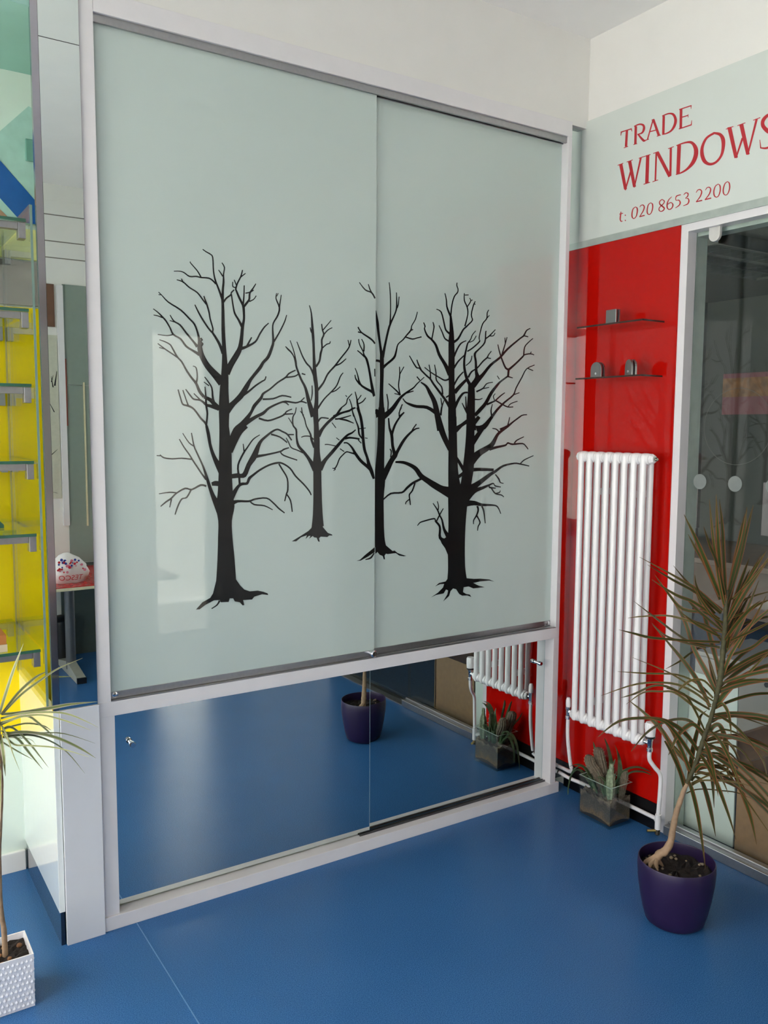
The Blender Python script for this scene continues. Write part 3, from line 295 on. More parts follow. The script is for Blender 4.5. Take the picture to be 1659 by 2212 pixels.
# sign lettering strokes [yl,zl,yr,zr] in 0.1 mm on the sign plane
LETTERS = {'T':[[[-1845,25167,-1957,25131],[-1825,24603,-1938,24568]],[[-1634,25139,-1617,25180],[-2125,25120,-2108,25161]],[[-1612,25185,-1664,25166],[-1609,25043,-1635,25034]],[[-2071,25149,-2120,25144],[-2118,25047,-2141,25045]],[[-1789,24555,-1776,24582],[-1984,24560,-1971,24587]]],'R':[[[-2245,25193,-2360,25159],[-2253,24577,-2364,24545]],[[-2224,24552,-2214,24578],[-2390,24547,-2380,24573]],[[-2230,25175,-2213,25209],[-2467,25169,-2457,25222],[-2600,25097,-2666,25133],[-2618,25014,-2726,24971],[-2568,24898,-2620,24842],[-2376,24887,-2392,24853]],[[-2389,24861,-2438,24882],[-2650,24555,-2706,24609],[-2805,24565,-2791,24598]]],'A':[[[-3034,25197,-3089,25170],[-2816,24592,-2872,24565]],[[-3021,25182,-3119,25180],[-3284,24572,-3389,24572]],[[-2935,24792,-2921,24828],[-3248,24775,-3235,24811]],[[-2788,24557,-2776,24583],[-2912,24558,-2900,24585]],[[-3249,24559,-3238,24585],[-3422,24556,-3411,24582]],[[-3000,25168,-2986,25194],[-3113,25173,-3100,25200]]],'D':[[[-3460,25195,-3563,25163],[-3468,24594,-3571,24563]],[[-3451,25176,-3436,25209],[-3725,25164,-3714,25215],[-3879,25083,-3942,25124],[-3955,24922,-4070,24900],[-3931,24765,-4033,24705],[-3828,24630,-3886,24571],[-3659,24582,-3683,24536],[-3466,24586,-3478,24553]]],'E':[[[-4167,25212,-4274,25179],[-4186,24577,-4293,24546]],[[-4152,25176,-4137,25212],[-4635,25159,-4619,25197]],[[-4602,25200,-4643,25187],[-4615,25079,-4634,25073]],[[-4260,24894,-4247,24930],[-4524,24882,-4511,24917]],[[-4505,24942,-4527,24936],[-4510,24832,-4532,24825]],[[-4167,24545,-4152,24580],[-4667,24535,-4648,24579]],[[-4680,24537,-4636,24553],[-4679,24695,-4659,24702]]],'W':[[[-1582,24048,-1738,24032],[-1856,23101,-1993,23090]],[[-1942,23053,-1883,23078],[-2172,23645,-2097,23679]],[[-1994,24045,-2146,24029],[-2268,23091,-2402,23080]],[[-2352,23058,-2294,23080],[-2618,24013,-2536,24047]],[[-1526,24011,-1512,24038],[-1790,24026,-1776,24053]],[[-1943,24024,-1930,24051],[-2222,24033,-2210,24059]],[[-2491,24017,-2479,24044],[-2667,24021,-2655,24048]]],'I':[[[-2806,24057,-2955,24016],[-2807,23107,-2957,23069]],[[-2625,24019,-2613,24045],[-3006,24017,-2994,24046]],[[-2743,23068,-2731,23097],[-3029,23073,-3016,23103]]],'N':[[[-3212,24039,-3285,24018],[-3215,23102,-3287,23083]],[[-3225,24024,-3352,24043],[-3804,23071,-3927,23093]],[[-3813,24039,-3907,24014],[-3841,23113,-3927,23092]],[[-3120,24024,-3109,24050],[-3351,24024,-3339,24053]],[[-3753,24015,-3741,24041],[-3990,24025,-3978,24050]],[[-3135,23066,-3124,23092],[-3378,23074,-3367,23100]]],'D2':[[[-4123,24062,-4277,24017],[-4125,23116,-4272,23077]],[[-4091,24026,-4078,24058],[-4436,24018,-4419,24075],[-4671,23947,-4716,24016],[-4787,23763,-4939,23767],[-4801,23567,-4970,23499],[-4716,23365,-4846,23269],[-4534,23198,-4595,23128],[-4307,23124,-4336,23073],[-4100,23106,-4113,23075]]],'O':[[[-5547,24084,-5572,24009],[-5245,24001,-5312,23937],[-5078,23766,-5184,23714],[-5057,23495,-5201,23476],[-5188,23218,-5297,23265],[-5446,23058,-5449,23145],[-5705,23075,-5650,23144],[-5904,23243,-5820,23296],[-5984,23511,-5859,23554],[-5965,23771,-5825,23776],[-5806,23979,-5744,23914],[-5547,24084,-5572,24009]]],'W2':[[[-6040,24084,-6186,24070],[-6348,23062,-6473,23054]],[[-6430,23040,-6378,23068],[-6644,23591,-6574,23629]],[[-6468,24050,-6611,24037],[-6766,23057,-6887,23049]],[[-6846,23037,-6794,23061],[-7113,24033,-7037,24071]],[[-5993,24036,-5983,24060],[-6266,24043,-6255,24069]],[[-6411,24026,-6401,24050],[-6691,24035,-6679,24061]],[[-6961,24033,-6951,24056],[-7202,24043,-7191,24069]]],'S':[[[-7746,23905,-7729,23906],[-7713,24024,-7689,24007],[-7588,24086,-7604,24028],[-7393,24088,-7457,23999],[-7238,23978,-7352,23905],[-7239,23782,-7361,23791],[-7405,23564,-7494,23636],[-7595,23413,-7709,23465],[-7649,23281,-7774,23232],[-7584,23152,-7649,23080],[-7437,23115,-7455,23051],[-7259,23159,-7259,23121]],[[-7282,23122,-7238,23129],[-7225,23394,-7208,23397]]],'t':[[[-1727,22353,-1764,22342],[-1702,22242,-1761,22226],[-1690,22088,-1749,22081],[-1758,21987,-1784,22014],[-1848,21993,-1840,22013]],[[-1677,22259,-1666,22288],[-1849,22261,-1838,22290]]],':':[[[-1940,22164,-1922,22192],[-1968,22157,-1937,22207],[-1983,22172,-1965,22200]],[[-1948,21979,-1930,22007],[-1976,21972,-1945,22022],[-1991,21987,-1973,22015]]],'0':[[[-2415,22390,-2423,22362],[-2285,22344,-2323,22320],[-2232,22191,-2289,22175],[-2251,22047,-2304,22052],[-2358,21973,-2351,22004],[-2471,22026,-2432,22048],[-2526,22181,-2469,22198],[-2511,22323,-2457,22321],[-2415,22390,-2423,22362]]],'2':[[[-2613,22322,-2593,22338],[-2673,22368,-2654,22395],[-2746,22354,-2769,22381],[-2778,22294,-2834,22281],[-2737,22176,-2782,22151],[-2605,22019,-2636,21999]],[[-2607,21980,-2593,22019],[-2843,21981,-2829,22020]]],'0b':[[[-3079,22391,-3086,22363],[-2964,22343,-3001,22320],[-2914,22188,-2969,22172],[-2932,22046,-2983,22051],[-3039,21975,-3032,22006],[-3144,22025,-3107,22047],[-3203,22177,-3149,22193],[-3185,22323,-3134,22318],[-3079,22391,-3086,22363]]],'8':[[[-3565,22407,-3570,22377],[-3450,22351,-3491,22328],[-3462,22242,-3508,22253],[-3577,22135,-3620,22165],[-3646,22076,-3703,22078],[-3633,22033,-3669,22001],[-3545,22006,-3548,21976],[-3484,22052,-3444,22042],[-3480,22111,-3442,22131],[-3553,22165,-3523,22193],[-3661,22228,-3627,22253],[-3691,22315,-3649,22311],[-3565,22407,-3570,22377]]],'6':[[[-3967,22401,-3984,22385],[-3833,22323,-3867,22299],[-3767,22197,-3820,22179],[-3782,22058,-3831,22063],[-3892,21970,-3890,22002],[-4022,22006,-3984,22034],[-4056,22125,-4005,22126],[-3945,22219,-3946,22192],[-3810,22181,-3825,22160]]],'5':[[[-4340,22393,-4354,22361],[-4149,22383,-4184,22351],[-4140,22237,-4167,22246],[-4265,22199,-4286,22227],[-4305,22132,-4362,22121],[-4273,22056,-4307,22025],[-4133,21996,-4146,21978]]],'3':[[[-4466,22339,-4451,22356],[-4556,22380,-4544,22412],[-4614,22347,-4658,22356],[-4605,22281,-4645,22255],[-4529,22218,-4557,22216],[-4632,22176,-4657,22199],[-4654,22112,-4711,22095],[-4616,22030,-4646,21996],[-4452,22002,-4461,21984]]],'2b':[[[-4965,22302,-4946,22316],[-5028,22368,-5009,22393],[-5108,22357,-5125,22385],[-5150,22292,-5199,22280],[-5102,22161,-5141,22135],[-4972,22032,-4998,22011]],[[-4973,21994,-4961,22031],[-5216,21993,-5203,22030]]],'2c':[[[-5324,22301,-5305,22314],[-5383,22361,-5365,22386],[-5461,22351,-5478,22378],[-5494,22291,-5542,22278],[-5446,22160,-5484,22135],[-5314,22027,-5339,22006]],[[-5315,21992,-5302,22029],[-5558,21992,-5546,22029]]],'0c':[[[-5794,22407,-5798,22381],[-5681,22367,-5711,22344],[-5618,22228,-5665,22212],[-5638,22071,-5683,22075],[-5736,21984,-5739,22011],[-5839,22009,-5808,22032],[-5903,22159,-5856,22175],[-5885,22330,-5840,22329],[-5794,22407,-5798,22381]]],'0d':[[[-6132,22407,-6137,22381],[-6027,22361,-6058,22339],[-5970,22211,-6016,22195],[-5987,22057,-6031,22060],[-6084,21975,-6084,22002],[-6183,22008,-6153,22029],[-6248,22168,-6202,22183],[-6221,22335,-6178,22332],[-6132,22407,-6137,22381]]]}
CLOSED = ['O','0','0b','8','0c','0d']
# plant stems and leaves: [x,y,z,width] in mm
LEAVES_R = [[[-361,-922,952,10.7],[-388,-922,1043,11.6],[-414,-926,1152,11.5],[-439,-932,1274,1.0]],[[-362,-920,952,8.0],[-397,-923,1031,9.0],[-441,-930,1154,7.8],[-477,-939,1263,1.0]],[[-359,-924,960,9.1],[-374,-922,1069,10.6],[-387,-920,1176,9.5],[-400,-915,1258,1.0]],[[-360,-923,965,9.1],[-412,-929,1073,8.9],[-448,-924,1138,7.8],[-473,-922,1187,1.0]],[[-369,-911,978,10.7],[-421,-909,1058,14.7],[-476,-903,1148,10.4],[-523,-895,1220,1.0]],[[-370,-910,972,8.0],[-406,-885,1066,8.0],[-427,-867,1114,8.0],[-446,-852,1157,1.1]],[[-359,-924,965,10.7],[-311,-912,1062,13.5],[-275,-908,1141,11.9],[-244,-896,1228,1.1]],[[-357,-927,974,8.0],[-317,-928,1065,9.1],[-282,-926,1171,8.1],[-259,-926,1237,1.1]],[[-352,-933,975,5.3],[-320,-942,1000,5.9],[-283,-947,1051,5.4],[-251,-952,1097,1.1]],[[-349,-937,978,6.4],[-354,-985,1029,6.8],[-357,-1016,1068,5.7],[-359,-1044,1100,2.0]],[[-365,-916,943,6.9],[-390,-878,974,9.1],[-415,-840,1009,7.0],[-440,-802,1060,0.8]],[[-366,-915,937,8.0],[-416,-880,991,10.7],[-463,-842,1030,6.9],[-548,-770,1089,0.8]],[[-368,-913,932,8.0],[-436,-879,993,8.0],[-494,-844,1030,8.0],[-556,-805,1073,0.8]],[[-369,-911,915,8.0],[-446,-882,967,9.0],[-496,-857,990,7.9],[-561,-827,1034,1.1]],[[-377,-901,931,8.0],[-429,-894,981,8.0],[-457,-894,1021,5.3],[-471,-899,1050,0.8]],[[-362,-920,884,8.0],[-361,-871,923,10.9],[-379,-794,925,9.4],[-386,-744,965,7.3],[-391,-698,1013,1.1]],[[-360,-923,878,8.0],[-379,-858,889,9.3],[-394,-813,899,7.2],[-413,-761,903,5.6],[-442,-688,889,4.0],[-455,-656,880,0.9]],[[-367,-914,834,8.1],[-392,-838,837,7.1],[-405,-798,853,6.6],[-424,-744,887,6.7],[-450,-672,934,0.9]],[[-389,-884,830,8.1],[-400,-815,833,6.6],[-412,-760,843,6.2],[-419,-716,872,1.1]],[[-367,-914,850,8.1],[-433,-868,852,9.1],[-486,-829,856,8.1],[-528,-797,860,9.2],[-561,-771,870,7.0],[-595,-745,880,0.8]],[[-355,-930,834,9.1],[-372,-949,880,9.0],[-387,-969,929,1.0]],[[-353,-932,835,10.7],[-331,-944,885,13.4],[-311,-955,941,10.7],[-283,-970,1028,1.1]],[[-338,-952,837,8.0],[-304,-958,887,9.1],[-277,-965,929,7.0],[-247,-972,981,1.1]],[[-354,-931,920,6.9],[-285,-943,936,7.0],[-248,-951,953,7.0],[-217,-959,962,3.8]],[[-356,-928,884,7.0],[-278,-940,902,8.1],[-210,-957,914,6.6]],[[-355,-929,852,7.0],[-374,-1013,902,7.7],[-384,-1069,938,5.0]],[[-354,-931,811,8.0],[-304,-970,837,9.1],[-280,-988,863,9.1],[-269,-997,874,6.9]],[[-357,-927,928,6.4],[-314,-946,970,5.9],[-288,-963,984,5.3],[-258,-984,995,2.7]],[[-363,-918,883,8.0],[-391,-881,920,9.2],[-409,-856,945,9.2],[-424,-836,971,1.1]],[[-367,-913,866,8.0],[-431,-896,898,8.0],[-458,-888,916,6.9],[-501,-875,948,1.1]],[[-362,-920,851,7.0],[-385,-894,889,7.5],[-410,-865,903,6.5],[-434,-837,917,1.1]],[[-362,-920,905,7.0],[-405,-915,929,6.9],[-456,-914,977,6.8],[-499,-916,1024,1.0]],[[-371,-909,708,10.3],[-367,-875,752,15.3],[-367,-830,810,13.6],[-362,-784,895,10.7],[-370,-722,972,1.3]],[[-366,-915,771,12.0],[-353,-878,835,13.4],[-341,-841,910,12.3],[-336,-797,987,1.3]],[[-378,-899,657,9.1],[-394,-872,721,13.4],[-417,-836,781,11.0],[-468,-760,881,1.2]],[[-360,-923,756,10.2],[-362,-945,817,10.1],[-358,-972,871,8.8],[-352,-998,915,7.0],[-348,-1025,972,1.2]],[[-362,-920,753,10.2],[-290,-929,803,10.3],[-245,-942,828,10.4],[-202,-955,853,7.4]],[[-369,-911,662,15.1],[-342,-936,720,18.1],[-314,-965,757,9.0],[-275,-1004,828,4.2]],[[-368,-912,727,6.0],[-351,-853,813,6.2],[-360,-817,797,6.8],[-365,-782,764,6.9],[-375,-738,730,1.0]],[[-374,-905,686,6.1],[-382,-860,716,7.4],[-401,-800,732,6.2],[-432,-718,720,6.4],[-466,-633,710,1.0]],[[-377,-901,664,6.1],[-406,-861,698,7.3],[-443,-812,716,6.8],[-499,-736,703,5.6],[-560,-655,656,0.9]],[[-378,-899,651,6.1],[-420,-854,683,7.9],[-460,-811,709,7.3],[-487,-780,706,6.2],[-518,-746,680,6.2],[-544,-717,664,0.9]],[[-379,-898,629,6.1],[-399,-861,653,7.3],[-426,-815,686,6.8],[-446,-782,684,5.6],[-473,-739,674,5.0],[-498,-698,631,0.9]],[[-373,-905,677,4.8],[-421,-853,721,5.5],[-460,-809,753,4.3],[-523,-737,786,0.9]],[[-385,-890,587,6.1],[-440,-888,668,8.4],[-473,-880,708,7.2],[-520,-858,726,3.0]],[[-371,-909,702,4.8],[-403,-895,738,6.0],[-431,-877,741,6.0],[-454,-864,725,6.6],[-476,-854,699,0.9]],[[-407,-861,478,9.2],[-414,-814,511,12.5],[-423,-765,562,13.9],[-435,-718,596,9.6],[-452,-667,627,1.3]],[[-394,-878,525,9.2],[-439,-863,583,13.4],[-487,-836,618,12.1],[-538,-803,627,9.1],[-601,-762,617,7.3],[-653,-732,571,1.2]],[[-400,-870,498,9.2],[-458,-864,568,12.1],[-507,-853,621,9.0],[-552,-834,639,6.0],[-587,-818,644,1.2]],[[-386,-888,568,7.3],[-400,-857,605,9.2],[-419,-824,608,8.0],[-442,-783,587,7.5],[-463,-744,547,6.3],[-481,-708,485,1.3]],[[-385,-890,577,9.1],[-416,-876,607,12.1],[-437,-864,598,13.4],[-460,-854,572,10.9],[-488,-849,522,1.2]],[[-407,-860,436,12.3],[-399,-864,525,15.3],[-390,-872,595,10.4],[-386,-875,626,7.3],[-376,-887,644,1.2]],[[-411,-856,416,7.4],[-430,-835,486,10.5],[-452,-811,556,10.5],[-472,-788,604,2.5]],[[-405,-864,459,9.2],[-437,-853,529,12.2],[-466,-840,587,9.1],[-482,-830,606,1.2]],[[-374,-905,614,6.1],[-324,-911,626,6.1],[-270,-925,617,5.5],[-175,-953,579,2.5]],[[-368,-912,659,7.3],[-373,-932,678,9.0],[-377,-953,666,8.9],[-389,-972,643,7.7],[-408,-991,610,1.2]],[[-384,-891,562,12.2],[-377,-908,600,12.1],[-369,-922,612,12.1],[-363,-933,596,13.3],[-360,-945,552,13.2],[-362,-958,452,1.2]],[[-381,-895,569,6.1],[-369,-944,604,6.6],[-353,-1000,590,6.5],[-345,-1046,549,6.4],[-348,-1066,506,1.2]],[[-383,-893,559,6.1],[-351,-915,572,7.3],[-320,-936,541,7.3],[-300,-945,499,1.2]],[[-386,-889,543,6.1],[-374,-932,563,6.6],[-355,-987,556,6.5],[-347,-1037,504,1.2]],[[-389,-885,523,7.3],[-374,-926,546,7.9],[-364,-954,531,7.8],[-355,-991,484,1.2]],[[-398,-873,464,7.4],[-368,-890,479,7.4],[-326,-920,480,6.1],[-278,-955,479,5.5],[-227,-993,459,1.8]],[[-395,-877,490,8.4],[-393,-893,519,10.4],[-387,-911,509,12.4],[-391,-926,463,12.4],[-402,-944,381,0.8]],[[-403,-866,432,6.3],[-395,-874,446,8.4],[-380,-889,426,12.6],[-362,-904,351,12.6],[-347,-915,269,0.8]],[[-410,-856,393,4.2],[-382,-864,400,5.1],[-349,-877,399,5.1],[-307,-896,392,5.1],[-261,-917,383,4.3],[-218,-937,362,0.9]],[[-406,-862,413,6.3],[-408,-885,435,5.4],[-406,-916,453,5.0],[-397,-1002,477,4.8],[-391,-1053,480,0.8]],[[-403,-866,425,5.0],[-402,-901,453,5.0],[-399,-934,475,4.9],[-392,-986,487,4.0],[-378,-1088,498,1.6]],[[-400,-870,458,10.5],[-402,-893,489,12.5],[-398,-920,491,10.3],[-395,-954,477,8.2],[-401,-986,439,0.8]],[[-395,-877,501,6.3],[-360,-903,520,6.3],[-327,-931,505,10.4],[-309,-941,461,12.5],[-279,-956,384,12.6],[-256,-967,317,9.3],[-235,-974,239,0.8]],[[-394,-878,495,4.2],[-351,-922,490,5.4],[-298,-972,394,5.4],[-251,-1017,303,1.7]],[[-387,-887,529,5.0],[-387,-912,544,6.2],[-384,-943,549,5.3],[-381,-976,544,5.3],[-383,-1005,525,0.8]],[[-387,-888,542,5.0],[-374,-935,567,4.9],[-365,-963,566,4.9],[-362,-993,527,0.8]],[[-414,-851,409,8.4],[-448,-859,470,11.7],[-486,-859,529,9.1],[-516,-856,572,5.3]],[[-408,-859,461,8.4],[-420,-851,497,9.2],[-435,-836,524,7.6],[-452,-818,548,4.2]],[[-399,-872,452,5.0],[-407,-904,470,4.1],[-419,-971,500,3.2],[-429,-1028,531,0.8]],[[-396,-876,475,5.0],[-358,-904,480,5.0],[-310,-941,485,3.8],[-238,-1000,460,1.7]]]
LEAVES_L = [[[-2143,-171,746,10.5],[-2120,-152,802,11.3],[-2100,-139,849,9.9],[-2074,-125,904,0.7]],[[-2138,-172,745,7.0],[-2095,-148,785,7.8],[-2050,-132,814,6.5],[-2020,-124,823,0.7]],[[-2135,-172,747,5.2],[-2091,-168,786,6.0],[-2039,-166,818,5.4],[-1999,-166,839,3.6],[-1941,-166,856,0.7]],[[-2138,-172,746,7.0],[-2091,-163,738,9.6],[-2022,-153,735,9.8],[-1968,-147,734,7.4],[-1900,-140,727,0.8]],[[-2140,-171,735,5.2],[-2097,-194,746,5.9],[-2036,-222,747,5.3],[-1990,-242,737,4.6],[-1932,-269,703,0.7]],[[-2141,-171,724,5.2],[-2095,-186,736,5.3],[-2048,-199,735,4.6],[-1993,-215,713,3.9],[-1942,-229,685,0.7]],[[-2138,-172,708,4.2],[-2081,-147,704,4.7],[-2036,-131,685,3.6],[-2015,-123,666,0.7]],[[-2139,-172,720,5.2],[-2083,-162,729,7.1],[-2048,-157,699,7.2],[-2010,-151,652,3.6]],[[-2137,-172,693,7.0],[-2096,-180,695,8.8],[-2048,-190,683,8.9],[-2008,-198,665,10.0],[-1962,-207,634,8.0],[-1926,-214,603,0.7]],[[-2137,-172,688,7.0],[-2076,-161,678,8.9],[-2025,-154,650,9.1],[-1981,-147,607,7.4],[-1937,-137,538,0.8]],[[-2137,-172,707,5.2],[-2120,-172,710,8.8],[-2101,-172,693,10.6],[-2072,-171,652,10.7],[-2033,-169,586,0.7]],[[-2140,-171,704,5.2],[-2102,-161,673,8.9],[-2076,-151,630,7.9],[-2042,-140,574,0.7]],[[-2142,-171,724,8.7],[-2130,-181,695,11.2],[-2119,-193,648,8.0],[-2105,-205,601,0.7]],[[-2143,-171,694,8.7],[-2141,-192,655,11.1],[-2141,-215,604,0.7]],[[-2141,-171,677,7.0],[-2106,-181,648,6.0],[-2072,-189,622,0.7]],[[-2138,-172,697,4.2],[-2114,-186,669,5.3],[-2084,-198,664,4.2],[-2022,-222,653,3.9],[-1952,-249,624,0.7]],[[-2138,-172,700,4.2],[-2064,-189,689,4.2],[-2000,-202,679,3.6],[-1928,-218,644,0.7]],[[-2140,-171,684,5.2],[-2108,-151,673,7.1],[-2068,-130,655,5.4],[-2051,-119,631,0.7]]]
TRUNK_R = [[-463,-787,175,23.7],[-452,-801,193,23.6],[-443,-814,206,24.0],[-434,-826,238,20.3],[-430,-830,283,18.1],[-426,-836,329,16.6],[-421,-843,364,15.2],[-414,-851,403,13.1],[-410,-857,423,11.6],[-409,-858,429,12.9],[-400,-871,473,12.9],[-391,-883,529,14.1],[-385,-890,571,12.8],[-377,-900,614,12.1],[-371,-908,665,12.7],[-367,-913,700,13.9],[-365,-917,731,16.9],[-362,-920,778,16.8],[-361,-921,824,15.6],[-360,-923,885,13.8],[-360,-923,946,11.9],[-359,-924,1001,7.7]]
TRUNK_L = [[-2151,-170,120,15.1],[-2152,-170,189,12.8],[-2157,-169,252,11.6],[-2156,-169,385,10.3],[-2149,-170,491,10.3],[-2145,-171,562,10.3],[-2145,-171,621,10.3],[-2146,-171,680,10.2],[-2146,-171,744,9.1]]

# ------------------------------------------------------------------ mesh helpers
class MB:
    def __init__(s):
        s.v, s.f, s.uv = [], [], []
    def box(s, x0, x1, y0, y1, z0, z1):
        x0, x1 = min(x0, x1), max(x0, x1)
        y0, y1 = min(y0, y1), max(y0, y1)
        z0, z1 = min(z0, z1), max(z0, z1)
        i = len(s.v)
        s.v += [(x, y, z) for z in (z0, z1) for y in (y0, y1) for x in (x0, x1)]
        s.f += [tuple(i+k for k in q) for q in ((0, 2, 3, 1), (4, 5, 7, 6), (0, 1, 5, 4), (2, 6, 7, 3), (0, 4, 6, 2), (1, 3, 7, 5))]
        return s
    def tube(s, path, r, n=10, cap=True):
        P = [Vector(p) for p in path]
        rs = r if isinstance(r, (list, tuple)) else [r]*len(P)
        nrm = None
        base = len(s.v)
        for k, p in enumerate(P):
            t = (P[min(k+1, len(P)-1)] - P[max(k-1, 0)]).normalized()
            if nrm is None:
                a = Vector((0, 0, 1)) if abs(t.z) < 0.9 else Vector((1, 0, 0))
                nrm = t.cross(a).normalized()
            nrm = (nrm - t*nrm.dot(t)).normalized()
            b = t.cross(nrm)
            for j in range(n):
                a = 2*math.pi*j/n
                s.v.append(tuple(p + (nrm*math.cos(a) + b*math.sin(a))*rs[k]))
        for k in range(len(P)-1):
            for j in range(n):
                a, b2 = base+k*n+j, base+k*n+(j+1) % n
                s.f.append((a, b2, b2+n, a+n))
        if cap:
            s.f.append(tuple(base+j for j in range(n))[::-1])
            s.f.append(tuple(base+(len(P)-1)*n+j for j in range(n)))
        return s
    def lathe(s, c, prof, n=24, axis='z', cap=True):
        """prof: (radius, height) pairs along the axis from point c"""
        base = len(s.v)
        for r, h in prof:
            for j in range(n):
                a = 2*math.pi*j/n
                q = (r*math.cos(a), r*math.sin(a))
                d = {'z': (q[0], q[1], h), 'y': (q[0], h, q[1]), 'x': (h, q[0], q[1])}[axis]
                s.v.append((c[0]+d[0], c[1]+d[1], c[2]+d[2]))
        m = len(prof)
        for k in range(m-1):
            for j in range(n):
                a, b = base+k*n+j, base+k*n+(j+1) % n
                s.f.append((a, b, b+n, a+n))
        if cap:
            s.f.append(tuple(base+j for j in range(n))[::-1])
            s.f.append(tuple(base+(m-1)*n+j for j in range(n)))
        return s
    def prism(s, pts, d):
        """extrude polygon pts (3D) by vector d"""
        i, n = len(s.v), len(pts)
        s.v += [tuple(p) for p in pts] + [tuple(Vector(p)+Vector(d)) for p in pts]
        s.f.append(tuple(range(i, i+n))[::-1])
        s.f.append(tuple(range(i+n, i+2*n)))
        for k in range(n):
            a, b = i+k, i+(k+1) % n
            s.f.append((a, b, b+n, a+n))
        return s
def root_loc(p):
    v = Vector((0, 0, 0))
    while p:
        v += p.location
        p = p.parent
    return v
def link(name, me, parent=None, label=None, cat=None, group=None, kind=None):
    o = bpy.data.objects.new(name, me)
    COL.objects.link(o)
    if parent:
        o.parent = parent
    for k, v in (('label', label), ('category', cat), ('group', group), ('kind', kind)):
        if v:
            o[k] = v
    return o
def obj(name, mb, m, parent=None, label=None, cat=None, group=None, kind=None, smooth=False, bevel=0.0, at=None, seg=2):
    """one mesh object from an MB; coordinates are given in the world and made local to the thing's origin"""
    base = root_loc(parent) if parent else Vector(at or (0, 0, 0))
    me = bpy.data.meshes.new(name)
    me.from_pydata([tuple(Vector(v)-base) for v in mb.v], [], mb.f)
    bm = bmesh.new()
    bm.from_mesh(me)
    bmesh.ops.recalc_face_normals(bm, faces=bm.faces)
    if bevel:
        bmesh.ops.bevel(bm, geom=[e for e in bm.edges if e.calc_face_angle(0) > 0.5], offset=bevel, segments=seg, affect='EDGES', profile=0.6)
    if smooth:
        for f in bm.faces:
            f.smooth = True
        for e in bm.edges:
            if e.calc_face_angle(0) > R(42):
                e.smooth = False
    bm.to_mesh(me)
    bm.free()
    me.materials.append(m)
    o = link(name, me, parent, label, cat, group, kind)
    if not parent:
        o.location = base
    return o
def thing(name, loc, label, cat, group=None, kind=None):
    o = bpy.data.objects.new(name, None)
    o.empty_display_size = 0.05
    o.location = loc
    COL.objects.link(o)
    for k, v in (('label', label), ('category', cat), ('group', group), ('kind', kind)):
        if v:
            o[k] = v
    return o
def struct(name, mb, m, label=None, parent=None, **k):
    if parent:
        return obj(name, mb, m, parent, **k)
    return obj(name, mb, m, label=label, cat=k.pop('cat', name.split('_')[0]), kind='structure', **k)
def B(*a):
    return MB().box(*a)
def catmull(P, sub):
    out = []
    n = len(P)
    for i in range(n-1):
        p0, p1, p2, p3 = P[max(i-1, 0)], P[i], P[i+1], P[min(i+2, n-1)]
        for k in range(sub):
            t = k/sub
            out.append([0.5*((2*b) + (c-a)*t + (2*a-5*b+4*c-d)*t*t + (3*b-a-3*c+d)*t**3) for a, b, c, d in zip(p0, p1, p2, p3)])
    out.append(list(P[-1]))
    return out
def print_mesh(name, data, plane, off, m, parent, label=None, sub=3, closed=False, thick=0.0004):
    """flat vinyl: strokes [a0,z0,a1,z1] in 0.1 mm and outlines, laid on plane 'y' or 'x' at off"""
    strokes, polys = data
    mb = MB()
    def P(a, z, o=0.0):
        a, z = a/10000, z/10000
        return (a, off+o, z) if plane == 'y' else (off+o, a, z)
    sgn = -1.0
    lift = 0.0
    for st in strokes:
        lift += 6e-6
        rows = catmull(st, sub) if len(st) > 2 else st
        i = len(mb.v)
        for r in rows:
            mb.v += [P(r[0], r[1], sgn*lift), P(r[2], r[3], sgn*lift)]
        for k in range(len(rows)-1):
            mb.f.append((i+2*k, i+2*k+1, i+2*k+3, i+2*k+2))
    for pl in polys:
        from mathutils.geometry import tessellate_polygon
        i = len(mb.v)
        lift += 6e-6
        pts = [P(q[0], q[1], sgn*lift) for q in pl]
        mb.v += pts
        for t in tessellate_polygon([[Vector(q) for q in pts]]):
            mb.f.append(tuple(i+k for k in t))
    base = root_loc(parent)
    me = bpy.data.meshes.new(name)
    me.from_pydata([tuple(Vector(v)-base) for v in mb.v], [], mb.f)
    me.materials.append(m)
    return link(name, me, parent, label)

# ------------------------------------------------------------------ the shell of the shop
CZ = 2.898          # ceiling
YB = 0.505          # wall behind cabinet and alcove
YR = -3.17          # wall behind the camera
XL = -6.5           # shopfront on the left
YF = -7.0           # wall behind the camera on the left, holds an added window
XN = -3.1           # added return beside the alcove, holds the fill window
fl = struct('floor', B(XL, 0.0, YR, -1.4, -0.08, 0).box(XN, 0.0, -1.4, YB, -0.08, 0).box(XL, -2.3, YF, YR, -0.08, 0), FLOOR, 'speckled blue vinyl floor of the showroom')
struct('weld_seam', B(-1.7735, -1.7705, YR, -0.006, 0, 0.0004), mat('vinyl_weld', (80, 130, 182), 0.4), parent=fl)
cl = struct('ceiling', B(XL, 0.1, YR-0.1, -1.4, CZ, CZ+0.1).box(XN, 0.1, -1.4, YB, CZ, CZ+0.1).box(XL, -2.2, YF-0.1, YR-0.1, CZ, CZ+0.1), CEIL, 'plain white showroom ceiling')
struct('joint', B(XL, 0.0, -1.1405, -1.1355, CZ-0.0008, CZ), mat('dark_joint', (70, 68, 66), 0.8), parent=cl)
wb = struct('wall_back', B(XN-0.1, 0.1, YB, YB+0.1, 0, CZ+0.1), MINTW, 'pale mint wall behind the glass display shelves')
hd = struct('wall_header', B(-1.866, 0.0, 0.008, 0.06, 2.575, CZ), WHITE, 'white boarded wall strip above the sliding doors', cat='wall')
bk = struct('wall_bulkhead', B(XN, -1.985, 0.0, 0.06, 2.5, CZ), TEAL, 'teal bulkhead above the display alcove', cat='wall')
